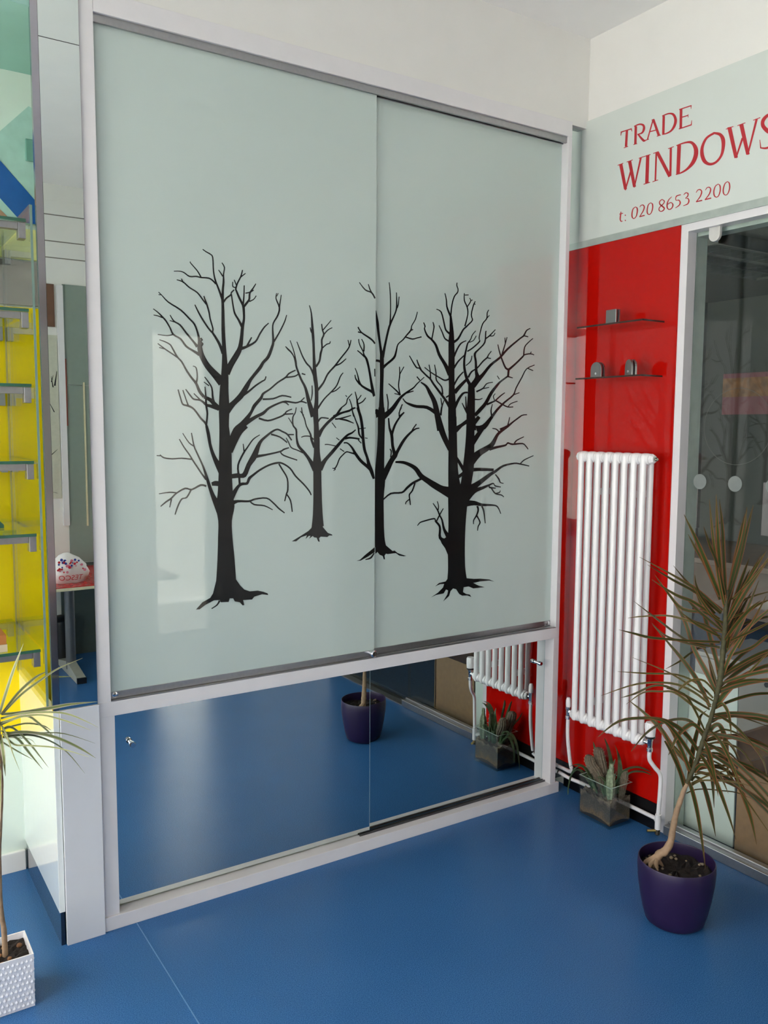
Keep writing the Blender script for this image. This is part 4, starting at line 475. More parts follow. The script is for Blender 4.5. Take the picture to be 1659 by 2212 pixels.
struct('ceiling_alcove', B(XN, 0.0, 0.06, YB, 2.52, 2.56), TEAL, 'lowered teal ceiling over the display alcove', cat='ceiling')
wr = MB()
wr.box(0, 0.1, -0.439, YB, 0, CZ).box(0, 0.1, YR, -1.95, 0, CZ).box(0, 0.1, -1.95, -0.439, 2.137, CZ)
struct('wall_right', wr, WHITE, 'bright white wall above the sign on the right')
w2 = MB()
w2.box(-2.3, -0.68, YR-0.1, YR, 0, CZ).box(-0.25, 0.1, YR-0.1, YR, 0, CZ).box(-0.68, -0.25, YR-0.1, YR, 2.1, CZ).box(-2.3, -2.2, YF-0.1, YR-0.1, 0, CZ)
wre = struct('wall_rear', w2, WHITE, 'white rear wall seen in the mirror strip')
for z in (2.718, 2.562, 2.464):
    struct('board_joint', B(-2.28, -0.9, YR, YR+0.0008, z-0.003, z+0.003), mat('grey_joint', (120, 116, 108), 0.8), parent=wre)
struct('cornice', B(-2.28, -0.9, YR, YR+0.006, 2.72, 2.80), WHITE, parent=wre, bevel=0.002)
w3 = MB()
w3.box(XL-0.1, XL, YF-0.1, -6.8, 0, CZ).box(XL-0.1, XL, -1.5, -1.3, 0, CZ).box(XL-0.1, XL, -6.8, -1.5, 0, 0.1).box(XL-0.1, XL, -6.8, -1.5, 2.8, CZ)
w3.box(XL, XN-0.1, -1.4, -1.3, 0, CZ).box(XN-0.1, XN, -1.4, -1.34, 0, CZ).box(XN-0.1, XN, 0.44, YB, 0, CZ).box(XN-0.1, XN, -1.34, 0.44, 0, 0.1).box(XN-0.1, XN, -1.34, 0.44, 2.5, CZ)  # step and return walls added to carry the alcove fill window
struct('wall_left', w3, WHITE, 'white shopfront wall left of the camera')
w4 = MB()
w4.box(XL, -6.4, YF-0.1, YF, 0, CZ).box(-4.8, -2.3, YF-0.1, YF, 0, CZ).box(-6.4, -4.8, YF-0.1, YF, 0, 0.1).box(-6.4, -4.8, YF-0.1, YF, 2.8, CZ)
struct('wall_front', w4, WHITE, 'white wall behind the camera around an added window')
wn = thing('window_2', (XL-0.05, -4.15, 0.1), 'large shopfront window on the left side', 'window', kind='structure')
obj('pane', B(XL-0.056, XL-0.05, -6.8, -1.5, 0.1, 2.8), PANE, wn)
for k in range(6):
    y = -6.8+5.25*k/5
    obj('mullion', B(XL-0.08, XL-0.02, y, y+0.05, 0.15, 2.75), UPVC, wn)
for z in (0.1, 2.75):
    obj('rail', B(XL-0.08, XL-0.02, -6.8, -1.5, z, z+0.05), UPVC, wn)
wn = thing('fill_window_rear', (-5.6, YF-0.05, 0.1), 'large added window behind the camera that lights the sliding-door wall', 'window', kind='structure')  # unseen window, added to light the wall with the sliding doors
obj('pane', B(-6.4, -4.8, YF-0.056, YF-0.05, 0.1, 2.8), PANE, wn)
for k in range(3):
    x = -6.4+1.55*k/2
    obj('mullion', B(x, x+0.05, YF-0.08, YF-0.02, 0.15, 2.75), UPVC, wn)
for z in (0.1, 2.75):
    obj('rail', B(-6.4, -4.8, YF-0.08, YF-0.02, z, z+0.05), UPVC, wn)
wn = thing('fill_window_alcove', (XN-0.05, -0.45, 0.1), 'added window at the end of the alcove that brightens it', 'window', kind='structure')  # unseen window, added because the alcove was too dark
obj('pane', B(XN-0.056, XN-0.05, -1.34, 0.44, 0.1, 2.5), PANE, wn)
for y in (-1.34, -0.47, 0.40):
    obj('mullion', B(XN-0.08, XN-0.02, y, y+0.04, 0.14, 2.46), UPVC, wn)
for z in (0.1, 2.46):
    obj('rail', B(XN-0.08, XN-0.02, -1.34, 0.44, z, z+0.04), UPVC, wn)
struct('wall_courtyard', B(-1.9, 1.6, -5.2, -5.0, -0.1, 4.6), mat('sky_block_render', (198, 194, 186), 0.9, var=0.1, scale=4), 'added pale wall dimming the view out of the rear door', cat='wall')  # unseen wall added so less bright sky shows through the rear door
dr = thing('door_1', (-0.465, YR-0.05, 0), 'glazed door in the rear wall', 'door', kind='structure')
obj('pane', B(-0.645, -0.285, YR-0.056, YR-0.05, 0.04, 2.06), PANE, dr)
f = B(-0.68, -0.645, YR-0.08, YR-0.02, 0, 2.1).box(-0.285, -0.25, YR-0.08, YR-0.02, 0, 2.1).box(-0.645, -0.285, YR-0.08, YR-0.02, 0, 0.04).box(-0.645, -0.285, YR-0.08, YR-0.02, 2.06, 2.1)
obj('frame', f, UPVC, dr)
struct('ground_outside', B(-40, 30, -40, 30, -0.3, -0.1), mat('paving', (186, 184, 178), 0.9, var=0.15, scale=3), 'grey paving outside the shop', cat='ground')

# baseboards
struct('baseboard_alcove', B(XN, -1.985, 0.492, YB, 0, 0.066), WHITE, 'white baseboard along the alcove wall', cat='baseboard', bevel=0.002)
struct('baseboard_right', B(-0.012, 0, -0.439, 0.03, 0, 0.0996), BLACKG, 'black skirting strip under the red glass', cat='baseboard')

# ------------------------------------------------------------------ window in the right wall
wi = thing('window_1', (0.03, -0.78, 0), 'white framed interior window right of the red panel', 'window', kind='structure')
f = B(-0.004, 0.04, -0.468, -0.439, 0, 2.137).box(-0.004, 0.04, -1.95, -1.92, 0, 2.137).box(-0.004, 0.04, -1.92, -0.468, 2.112, 2.137)
obj('window_frame', f, UPVC, wi)
obj('inner_frame', B(0.046, 0.1, -0.4675, -0.4385, 0, 2.136).box(0.046, 0.1, -1.92, -0.468, 2.10, 2.136), mat('grey_green_frame', (186, 200, 192), 0.4), wi)
obj('sill', B(-0.012, 0.04, -1.116, -0.468, 0, 0.034).box(0.012, 0.034, -1.116, -0.468, 0.034, 0.042), ALU, wi, bevel=0.002)
obj('pane', B(0.0402, 0.0458, -1.118, -0.468, 0.03, 2.112), PANE, wi)
for y in (-0.522, -0.658, -0.794, -0.93, -1.066):
    obj('frosted_dot', MB().lathe((0.0388, y, 1.272), [(0.026, 0), (0.026, 0.0006)], 28, 'x'), mat('frosted_vinyl', (120, 126, 124), 0.7), wi)
rg = MB()
for k in range(48):
    a0, a1 = 2*math.pi*k/48, 2*math.pi*(k+1)/48
    i = len(rg.v)
    for a in (a0, a1):
        for r in (0.1245, 0.1258):
            rg.v.append((0.0396, -0.655+r*math.cos(a), 1.46+r*math.sin(a)))
    rg.f.append((i, i+1, i+3, i+2))
obj('frosted_ring', rg, mat('faint_ring_vinyl', (92, 98, 92), 0.7), wi)
cp = [(0.012, -0.536+0.0, 2.112)] + [(0.012, -0.557+0.021*math.cos(a), 2.086+0.021*math.sin(a)) for a in [-i*math.pi/10 for i in range(11)]] + [(0.012, -0.578, 2.112)]
obj('clamp', MB().prism(cp, (0.012, 0, 0)), mat('satin_white_metal', (214, 212, 208), 0.3, metal=0.2), wi, bevel=0.0015)
d2 = thing('door_2', (0.03, -1.52, 0), 'clear glass office door beside the interior window', 'door', kind='structure')
obj('pane', B(0.03, 0.04, -1.92, -1.122, 0.008, 2.11), PANE, d2)
obj('threshold', B(-0.01, 0.06, -1.92, -1.118, 0, 0.006), ALU, d2)
obj('door_handle', MB().tube([(-0.004, -1.2, 0.95), (-0.04, -1.2, 0.95), (-0.04, -1.2, 1.25), (-0.004, -1.2, 1.25), (0.03, -1.2, 1.25)], 0.009, 10), CHROME, d2, smooth=True)

# ------------------------------------------------------------------ red glass, sign
obj('red_glass_panel', B(-0.0075, -0.0015, -0.4385, 0.03, 0.0996, 2.137), REDG, label='tall glossy red glass wall panel behind the radiator', cat='wall panel', at=(0, -0.2, 0.0996))
sg = thing('shop_sign', (0, -0.9, 2.137), 'pale glass fascia sign with red lettering above the window', 'sign')
obj('sign_glass', B(-0.008, 0, -1.95, 0.03, 2.162, 2.601), SIGNG, sg)
obj('bottom_channel', B(-0.011, 0, -1.95, 0.03, 2.137, 2.162), mat('grey_green_channel', (176, 186, 180), 0.35, metal=0.3), sg)
words = [('trade', ['T', 'R', 'A', 'D', 'E']), ('lettering_windows', ['W', 'I', 'N', 'D2', 'O', 'W2', 'S']), ('lettering_telephone', ['t', ':', '0', '2', '0b', '8', '6', '5', '3', '2b', '2c', '0c', '0d'])]
for nm, ks in words:
    for k in ks:
        print_mesh('letter', (LETTERS[k], []), 'x', -0.0086, REDV, sg, 'red serif lettering', sub=4)

# ------------------------------------------------------------------ sliding door frame
fr = thing('sliding_door_frame', (-0.95, 0.02, 0), 'white frame around the tree print doors and mirrors', 'frame')
obj('top_rail', B(-1.8275, -0.0886, 0.0, 0.06, 2.5277, 2.5826), UPVC, fr, bevel=0.0015)
obj('mid_rail', B(-1.8655, -0.0886, 0.0, 0.06, 0.6326, 0.6741), UPVC, fr, bevel=0.0015)
obj('bottom_rail', B(-1.862, -0.072, -0.004, 0.055, 0.0, 0.0413), UPVC, fr, bevel=0.0015)
obj('post', B(-1.8655, -1.8275, 0.0, 0.06, 0.6741, CZ), UPVC, fr, bevel=0.0015)
obj('post', B(-1.862, -1.818, 0.002, 0.06, 0.0413, 0.6326), UPVC, fr, bevel=0.0015)
obj('post', B(-0.107, -0.0886, 0.0, 0.06, 0.6741, 2.5277), UPVC, fr, bevel=0.001)
obj('post', B(-0.117, -0.0886, 0.0, 0.06, 0.0413, 0.6326), UPVC, fr, bevel=0.001)
for y0, y1 in ((0.008, 0.0162), (0.0262, 0.0315)):
    obj('top_track', B(-1.8275, -0.107, y0, y1, 2.506, 2.5277), ALU, fr)
for y0, y1 in ((0.001, 0.0162), (0.026, 0.031)):
    obj('bottom_track', B(-1.8275, -0.107, y0, y1, 0.6741, 0.6765), ALU, fr)
for y0, y1 in ((0.028, 0.0345), (0.0405, 0.0445)):
    obj('floor_track', B(-0.985, -0.117, y0, y1, 0.0413, 0.047), ALUD, fr)
obj('bumper', B(-1.8275, -1.8255, 0.012, 0.03, 0.69, 2.50), mat('black_rubber', (20, 20, 20), 0.7), fr)

def sliding_door(label, x0, x1, y, prints, lock):
    t = thing('sliding_door', ((x0+x1)/2, y, 0.678), label, 'sliding door')
    obj('glass', B(x0, x1, y, y+0.006, 0.697, 2.512), DOORG, t)
    obj('bottom_shoe', B(x0, x1, y-0.0015, y+0.0075, 0.677, 0.6975), ALU, t, bevel=0.0008)
    xx = x0+0.014 if x0 < -1.5 else x1-0.012
    obj('finger_stud', MB().lathe((xx, y-0.002, 0.688), [(0.0085, 0), (0.0085, -0.0012), (0.006, -0.002)], 20, 'y'), CHROME, t, smooth=True)
    for nm, data in prints:
        print_mesh(nm, data, 'y', y-0.0005, BLACKV, t, 'black vinyl tree silhouette')
    if lock:
        lk = obj('lock', MB().lathe((-0.951, y-0.001, 0.689), [(0.0105, 0), (0.0105, -0.012), (0.012, -0.013), (0.012, -0.021), (0.009, -0.024)], 22, 'y'), CHROME, t, smooth=True)
        obj('keyhole', B(-0.9523, -0.9497, y-0.0256, y-0.0249, 0.684, 0.694), mat('black_rubber', (20, 20, 20), 0.7), lk)
    return t
sliding_door('pale glass sliding door on the left, printed with a large and a small tree', -1.8255, -0.938, 0.018,
             [('tree_print', PRINT_TREE_LARGE_LEFT), ('tree_print', PRINT_TREE_SMALL), ('tree_print', PRINT_TREE_MID_A)], True)
sliding_door('pale glass sliding door on the right, printed with a big twin-stemmed tree', -1.0, -0.108, 0.033,
             [('tree_print', PRINT_TREE_MID_B), ('tree_print', PRINT_TREE_LARGE_RIGHT)], False)
def mirror_door(label, x0, x1, y, kx):
    t = thing('mirror_door', ((x0+x1)/2, y, 0.0485), label, 'mirror')
    obj('mirror_glass', B(x0, x1, y, y+0.004, 0.0485, 0.629), MIRROR, t)
    obj('polished_edge', B(x1, x1+0.0012, y, y+0.004, 0.0485, 0.629), mat('bright_mirror_edge', (150, 178, 184), 0.3), t)
    k = obj('knob', MB().lathe((kx, y, 0.533), [(0.006, 0), (0.006, -0.012), (0.0085, -0.013), (0.0085, -0.026), (0.007, -0.028)], 20, 'y'), CHROME, t, smooth=True)
    obj('rubber_ring', MB().lathe((kx, y-0.0118, 0.533), [(0.0075, 0), (0.0075, -0.0015)], 20, 'y'), mat('black_rubber', (20, 20, 20), 0.7), k)
mirror_door('low mirrored sliding door on the left showing blue floor', -1.816, -0.943, 0.036, -1.766)
mirror_door('low mirrored sliding door on the right reflecting the cactus planter', -1.0, -0.1195, 0.046, -0.162)
obj('corner_mirror_strip', B(-0.0882, -0.007, 0.03, 0.034, 0.042, 2.585), MIRROR, label='narrow mirror strip in the corner beside the red panel', cat='mirror', at=(-0.05, 0.03, 0.042))

# ------------------------------------------------------------------ mirrored column and its base
obj('mirror_panel', B(-1.967, -1.8665, -0.006, 0.0, 0.6765, CZ), MIRROR, label='tall narrow mirror panel left of the tree doors', cat='mirror', at=(-1.917, 0, 0.6765))
obj('column_core', B(-1.968, -1.866, 0.0, 0.03, 0.676, CZ), WHITE, label='white boarding behind the tall narrow mirror', cat='column', at=(-1.917, 0.02, 0.676))
tr = B(-1.985, -1.9675, -0.005, 0.012, 0.6765, CZ)
obj('metal_corner_trim', tr, mat('polished_aluminium', (176, 174, 182), 0.12, metal=1.0, var=0.02), label='polished metal corner strip beside the tall narrow mirror', cat='trim', at=(-1.976, 0, 0.6765))
obj('front_panel', B(-1.968, -1.8635, -0.012, 0.0, 0.0, 0.6755), CLAD, label='white laminate end panel below the tall narrow mirror', cat='panel', at=(-1.916, -0.006, 0), bevel=0.001)
obj('side_panel', B(-1.985, -1.9695, -0.004, YB, 0.0975, 0.6755), GLOSSW, label='bright gloss white side panel of the display cabinet', cat='panel', at=(-1.98, 0.25, 0.0975), bevel=0.001)
obj('plinth_strip', B(-1.982, -1.972, -0.002, 0.491, 0.0, 0.0972), NAVYG, label='dark glossy plinth strip under the white side panel', cat='plinth', at=(-1.978, 0.25, 0))

# ------------------------------------------------------------------ glass display shelves in the alcove
du = thing('display_shelving', (-2.3, 0.26, 0.6765), 'tall glass display shelving with metal brackets in the alcove', 'shelving')
SZ = (1.986, 1.756, 1.56, 1.356, 1.16, 0.841)
for x in (-1.996, -2.63):
    obj('side_glass', B(x, x+0.008, 0.03, 0.488, 0.6765, 2.02), CLEAR, du)
    for y in (0.034, 0.47):
        obj('upright', B(x+0.001, x+0.007, y-0.006, y-0.0042, 0.6765, 2.02), mat('pale_glass_edge', (120, 146, 136), 0.2) if y < 0.1 else ALU, du)
for z in SZ:
    sh = obj('shelf', B(-2.618, -2.002, 0.045, 0.485, z-0.008, z), SHELFG, du)
    obj('front_edge', B(-2.618, -2.002, 0.044, 0.0452, z-0.008, z), GEDGE, sh)
    for y in (0.055, 0.455):
        obj('shelf_rail', B(-2.599, -2.021, y, y+0.02, z-0.026, z-0.0085), ALU, du)
    for x in (-2.02, -2.618):
        for y in (0.05, 0.45):
            obj('bracket', B(x, x+0.018, y, y+0.03, z-0.05, z-0.0085), ALU, du, bevel=0.001)
obj('glass_sample', B(-2.40, -2.045, 0.09, 0.34, 1.1602, 1.168), SHELFG, label='flat green glass sheet lying on the middle display shelf', cat='glass sheet', at=(-2.2, 0.2, 1.1602))
sbx = thing('sample_box', (-2.2, 0.12, 0.8412), 'small brown and cream box on the lowest display shelf', 'box')
obj('box_body', B(-2.3, -2.083, 0.06, 0.2, 0.8412, 0.862), mat('cream_card', (206, 190, 160), 0.7), sbx, bevel=0.001)
obj('box_lid', B(-2.3, -2.085, 0.06, 0.2, 0.8622, 0.888), mat('tan_card', (176, 110, 54), 0.7), sbx, bevel=0.001)
wd = thing('glass_wedge', (-2.14, 0.2, 1.1682), 'green glass block leaning against the shelf on the middle display shelf', 'glass block')
obj('block', MB().prism([(-2.26, 0.14, 1.1684), (-2.068, 0.14, 1.1684), (-2.068, 0.14, 1.178), (-2.205, 0.14, 1.325), (-2.225, 0.14, 1.31)], (0, 0.018, 0)), SHELFG, wd)
obj('front_edge', MB().prism([(-2.068, 0.1385, 1.1686), (-2.068, 0.1385, 1.178), (-2.205, 0.1385, 1.325), (-2.215, 0.1385, 1.3175), (-2.0785, 0.1385, 1.1686)], (0, 0.001, 0)), GEDGE, wd)
yp = obj('yellow_panel', B(-3.0, -1.80, 0.495, YB-0.002, 0.455, 1.815), YELLOW, label='bright yellow glass panel behind the display shelving', cat='wall panel', at=(-2.6, 0.5, 0.455))
obj('photo_panel', B(-3.0, -1.80, 0.495, YB-0.002, 1.822, 1.957), mat('grey_pink_print', (168, 158, 156), 0.5, var=0.15, scale=9), label='greyish printed band above the yellow panel', cat='wall panel', at=(-2.6, 0.5, 1.822))
obj('cream_strip', B(-3.0, -1.80, 0.495, YB-0.002, 1.962, 2.055), mat('pale_yellow_paint', (226, 222, 150), 0.5), label='pale yellow strip at the top of the panelled alcove wall', cat='wall panel', at=(-2.6, 0.5, 1.962))
db = thing('diamond_board', (-2.1, 0.49, 2.07), 'tilted teal board with a blue diagonal band above the shelves', 'board')
obj('board', MB().prism([(-2.22, 0.485, 2.07), (-1.86, 0.485, 2.07), (-1.86, 0.485, 2.405), (-1.90, 0.485, 2.42), (-2.22, 0.485, 2.08)], (0, 0.015, 0)), mat('light_teal_board', (172, 208, 198), 0.3, coat=0.4), db)
obj('blue_band', MB().prism([(-2.09, 0.4835, 2.355), (-1.86, 0.4835, 2.11), (-1.86, 0.4835, 2.0705), (-1.93, 0.4835, 2.0705), (-2.10, 0.4835, 2.25)], (0, 0.0012, 0)), mat('blue_vinyl_band', (24, 92, 168), 0.35, coat=0.4), db)
obj('tan_corner', MB().prism([(-2.1, 0.4835, 2.20), (-1.972, 0.4835, 2.0835), (-2.0, 0.4835, 2.0705), (-2.1, 0.4835, 2.0705)], (0, 0.0012, 0)), mat('tan_vinyl', (164, 128, 104), 0.4), db)
obj('hinge_plate', B(-1.915, -1.87, 0.472, 0.484, 2.255, 2.32), mat('teal_plate', (110, 158, 146), 0.35), db, bevel=0.003)

# ------------------------------------------------------------------ radiator
XF, XB_, RZ0, RZ1, PITCH = -0.103, -0.066, 0.350, 1.347, 0.0415
ra = thing('radiator', (-0.08, -0.25, 0.33), 'tall white column radiator on the red glass panel', 'radiator')
def section_mesh():
    mb = MB()
    for x in (XF, XB_):
        mb.lathe((x, 0, 0), [(0.004, RZ0-0.018), (0.0085, RZ0-0.0155), (0.0112, RZ0-0.009), (0.0122, RZ0), (0.0115, RZ0+0.03), (0.0115, RZ1-0.03), (0.0122, RZ1), (0.0115, RZ1+0.009), (0.0085, RZ1+0.015), (0.004, RZ1+0.0175)], 16)
    for z in (RZ0, RZ1):
        mb.tube([(XF-0.006, 0, z), (XF, 0, z), (XB_, 0, z), (XB_+0.006, 0, z)], [0.009, 0.0122, 0.0122, 0.009], 14)
        xm = (XF+XB_)/2
        mb.lathe((xm-0.006, 0, z), [(0.0125, -0.021), (0.0185, -0.019), (0.0205, -0.008), (0.0205, 0.008), (0.0185, 0.019), (0.0125, 0.021)], 20, 'y')
        mb.lathe((xm, 0, z), [(0.010, -0.0205), (0.0165, -0.012), (0.0175, 0), (0.0165, 0.012), (0.010, 0.0205)], 20, 'y')
    return mb
first = None
for i in range(8):
    y = -0.107-PITCH*i
    if first is None:
        mb = section_mesh()
        me_o = obj('section', mb, RAD, ra, smooth=True)
        first = me_o
        me_o.location = (0, y+0.25, 0)
        me_o.data.transform(Matrix.Translation((0, -0.25, 0)))
    else:
        o = link('section', first.data, ra)
        o.location = (0, y+0.25, 0)
YL_, YR_ = -0.107+0.021, -0.107-PITCH*7-0.021
for z in (RZ0, RZ1):
    obj('end_plug', MB().lathe((-0.088, YL_, z), [(0.017, 0), (0.017, 0.005), (0.013, 0.009)], 8, 'y'), RAD, ra)
    obj('end_plug', MB().lathe((-0.088, YR_, z), [(0.018, 0), (0.018, -0.006), (0.014, -0.010), (0.012, -0.014)], 8, 'y'), RAD, ra)
obj('bleed_valve', MB().lathe((-0.088, YR_-0.013, RZ1), [(0.006, 0), (0.007, -0.004), (0.007, -0.008), (0.004, -0.009), (0.004, -0.014)], 10, 'y'), mat('nickel', (200, 196, 184), 0.2, metal=1.0), ra, smooth=True)
for y in (-0.175, -0.335):
    for z in (0.42, 1.22):
        obj('wall_bracket', B(-0.075, -0.0085, y-0.006, y+0.006, z-0.012, z+0.012), RAD, ra)
def valve(name, y, sgn, trv):
    """angle valve: tail into the radiator, chrome body, cap or thermostatic head"""
    x = -0.088
    v = obj(name, MB().tube([(x, y+sgn*0.002, RZ0), (x, y-sgn*0.028, RZ0)], [0.0075, 0.0075], 12).lathe((x, y, RZ0), [(0.0085, -0.03), (0.0105, -0.029), (0.0105, -0.018), (0.0085, -0.016), (0.0095, 0.008), (0.011, 0.010), (0.011, 0.02)], 18), CHROME, ra, smooth=True)
    if trv:
        obj('thermostat_collar', MB().lathe((x, y, RZ0), [(0.0175, 0.02), (0.0185, 0.024), (0.0175, 0.027)], 24), BLACKG, v, smooth=True)
        hp = [(0.017, 0.0275), (0.0185, 0.045), (0.0175, 0.07), (0.0155, 0.0755), (0.004, 0.077)]
        obj('thermostat_head', MB().lathe((x, y, RZ0), hp, 28), RAD, v, smooth=True)
        for k in range(9):
            a = 2*math.pi*k/9
            obj('head_rib', B(x+0.018*math.cos(a)-0.001, x+0.018*math.cos(a)+0.001, y+0.018*math.sin(a)-0.001, y+0.018*math.sin(a)+0.001, RZ0+0.05, RZ0+0.07), RAD, v)
    else:
        obj('valve_cap', MB().lathe((x, y, RZ0), [(0.010, 0.0205), (0.0105, 0.03), (0.010, 0.046), (0.007, 0.056), (0.002, 0.058)], 18), RAD, v, smooth=True)
    return v
valve('lockshield_valve', YL_+0.026, 1, False)
valve('thermostatic_valve', YR_-0.038, -1, True)
def pipe(path, label, sub=6, r=0.0075):
    P = catmull([list(p) for p in path], sub)
    return obj('heating_pipe', MB().tube(P, r, 12), PIPE, label=label, cat='pipe', smooth=True, at=path[-1])
yl, yr = YL_+0.026, YR_-0.038
pipe([(-0.088, yl, RZ0-0.03), (-0.087, yl, 0.25), (-0.075, yl-0.002, 0.16), (-0.066, yl-0.004, 0.118)], 'white vertical pipe below the small capped radiator valve', 5)
pipe([(-0.066, yl-0.0045, 0.108), (-0.06, yl+0.01, 0.098), (-0.045, 0.0, 0.09), (-0.04, 0.028, 0.087)], 'short white pipe bending into the corner above the skirting', 5)
pipe([(-0.04, 0.028, 0.062), (-0.035, -0.03, 0.056), (-0.028, -0.10, 0.055), (-0.026, -0.25, 0.055), (-0.026, -0.38, 0.055), (-0.03, -0.452, 0.056)], 'long white pipe along the black skirting behind the planter', 5)
pipe([(-0.088, yr, RZ0-0.03), (-0.086, yr, 0.29), (-0.07, yr-0.010, 0.262), (-0.05, yr-0.018, 0.235), (-0.046, yr-0.019, 0.20), (-0.046, yr-0.016, 0.12), (-0.046, yr-0.014, 0.085)], 'white bent pipe below the thermostatic valve', 5)
tj = thing('pipe_tee', (-0.046, yr-0.014, 0.02), 'white pipe joint with brass drain tap beside the window frame', 'pipe fitting')
obj('tee_body', MB().lathe((-0.046, yr-0.014, 0), [(0.0105, 0.03), (0.0105, 0.084)], 16), PIPE, tj, smooth=True)
obj('tee_arm', MB().tube([(-0.046, yr-0.014, 0.056), (-0.033, -0.4535, 0.056)], 0.0095, 12), PIPE, tj, smooth=True)
obj('drain_cock', MB().lathe((-0.046, yr-0.014, 0), [(0.006, 0.008), (0.009, 0.012), (0.009, 0.0295)], 8), mat('dull_bronze', (96, 88, 74), 0.4, metal=1.0), tj)
obj('drain_nozzle', MB().tube([(-0.052, yr-0.01, 0.024), (-0.078, yr+0.006, 0.024)], 0.005, 10), BRASS, tj, smooth=True)

# ------------------------------------------------------------------ small glass shelves with chrome clamps
def wall_shelf(z, label):
    t = thing('glass_wall_shelf', (-0.06, -0.23, z), label, 'shelf')
    sh = obj('shelf_glass', B(-0.12, -0.006, -0.386, -0.081, z-0.006, z), SHELFG, t)
    obj('front_edge', B(-0.1203, -0.12, -0.386, -0.081, z-0.006, z), mat('dark_glass_edge', (52, 30, 24), 0.2), sh)
    obj('end_edge', B(-0.12, -0.006, -0.3863, -0.386, z-0.006, z), mat('dark_glass_edge', (52, 30, 24), 0.2), sh)
wall_shelf(1.824, 'upper glass shelf with a square clamp on the red panel')
wall_shelf(1.637, 'lower glass shelf holding two round-topped clamps on the red panel')
def arch(y, z, w, h, n=12):
    r = w/2
    return [(y+r, z), (y+r, z+h-r)] + [(y+r*math.cos(a), z+h-r+r*math.sin(a)) for a in [math.pi*k/n for k in range(1, n)]] + [(y-r, z+h-r), (y-r, z)]
SATIN = mat('satin_chrome', (150, 150, 150), 0.3, metal=1.0, var=0.03)
def round_clamp(x, y, z, label, rot=0.0):
    t = thing('glass_clamp', (x, y, z), label, 'clamp', 'chrome glass clamps')
    for dx in (-0.011, 0.003):
        pts = [(x+dx, a, b) for a, b in arch(y, z, 0.052, 0.056)]
        obj('jaw', MB().prism(pts, (0.008, 0, 0)), SATIN, t, bevel=0.0012)
    pts = [(x-0.003, a, b) for a, b in arch(y-0.004, z, 0.034, 0.030)]
    obj('gasket', MB().prism(pts, (0.006, 0, 0)), mat('black_rubber', (20, 20, 20), 0.7), t)
    obj('fixing_screw', MB().lathe((x-0.011, y, z+0.014), [(0.005, 0), (0.0045, -0.0015)], 12, 'x'), CHROME, t)
    t.rotation_euler = (0, 0, rot)
round_clamp(-0.085, -0.158, 1.6372, 'round-topped chrome clamp at the corner end of the lower glass shelf')
round_clamp(-0.085, -0.312, 1.6372, 'round-topped chrome clamp nearest the window on the lower glass shelf', R(-24))
sq = thing('glass_clamp', (-0.085, -0.222, 1.8242), 'square chrome clamp standing on the upper glass shelf', 'clamp', 'chrome glass clamps')
for dx in (-0.011, 0.003):
    obj('jaw', B(-0.085+dx, -0.077+dx, -0.246, -0.198, 1.8242, 1.8742), SATIN, sq, bevel=0.002)
obj('gasket', B(-0.088, -0.082, -0.24, -0.204, 1.8242, 1.852), mat('black_rubber', (20, 20, 20), 0.7), sq)

# ------------------------------------------------------------------ cactus planter
cpn = thing('cactus_planter', (-0.095, -0.266, 0), 'square glass planter of cacti on the floor under the radiator', 'planter')
X0, X1, Y0, Y1, H = -0.152, -0.038, -0.344, -0.188, 0.155
g = B(X0, X1, Y0, Y0+0.004, 0.001, H).box(X0, X1, Y1-0.004, Y1, 0.001, H).box(X0, X0+0.004, Y0+0.004, Y1-0.004, 0.001, H).box(X1-0.004, X1, Y0+0.004, Y1-0.004, 0.001, H).box(X0+0.004, X1-0.004, Y0+0.004, Y1-0.004, 0.001, 0.008)
obj('glass_box', g, CLEAR, cpn)
rim = MB()
for a in ((X0, X1, Y0, Y0+0.004), (X0, X1, Y1-0.004, Y1), (X0, X0+0.004, Y0+0.004, Y1-0.004), (X1-0.004, X1, Y0+0.004, Y1-0.004)):
    rim.box(a[0], a[1], a[2], a[3], H, H+0.0008)
obj('glass_rim', rim, mat('bright_glass_edge', (178, 200, 190), 0.15), cpn)
sb = MB()
random.seed(3)
NX = 12
gx = [X0+0.0045+(X1-X0-0.009)*i/NX for i in range(NX+1)]
gy = [Y0+0.0045+(Y1-Y0-0.009)*i/NX for i in range(NX+1)]
top = {}
for i, x in enumerate(gx):
    for j, y in enumerate(gy):
        top[i, j] = len(sb.v)
        sb.v.append((x, y, 0.098+random.uniform(-0.005, 0.006)+0.006*math.sin(i*0.7)*math.cos(j*0.5)))
for i in range(NX):
    for j in range(NX):
        sb.f.append((top[i, j], top[i+1, j], top[i+1, j+1], top[i, j+1]))
ring = [top[i, 0] for i in range(NX+1)] + [top[NX, j] for j in range(1, NX+1)] + [top[i, NX] for i in range(NX-1, -1, -1)] + [top[0, j] for j in range(NX-1, 0, -1)]
lo = []
for k in ring:
    v = sb.v[k]
    # the moulded foot of the planter arches up in the middle of each side
    cx, cy = (v[0]-X0)/(X1-X0)-0.5, (v[1]-Y0)/(Y1-Y0)-0.5
    e = cx if abs(cy) > abs(cx) else cy
    lo.append(len(sb.v))
    sb.v.append((v[0], v[1], 0.009+0.016*max(0, 1-(2*e)**2)))
n = len(ring)
for k in range(n):
    sb.f.append((ring[k], ring[(k+1) % n], lo[(k+1) % n], lo[k]))
sb.f.append(tuple(lo))
obj('soil', sb, soil_layer_mat(), cpn)
obj('base_shadow_block', B(X0+0.007, X1-0.007, Y0+0.007, Y1-0.007, 0.0085, 0.026), mat('base_shadow_black', (16, 15, 18), 0.6), cpn)  # black block stands in for the shadow beneath the arched foot
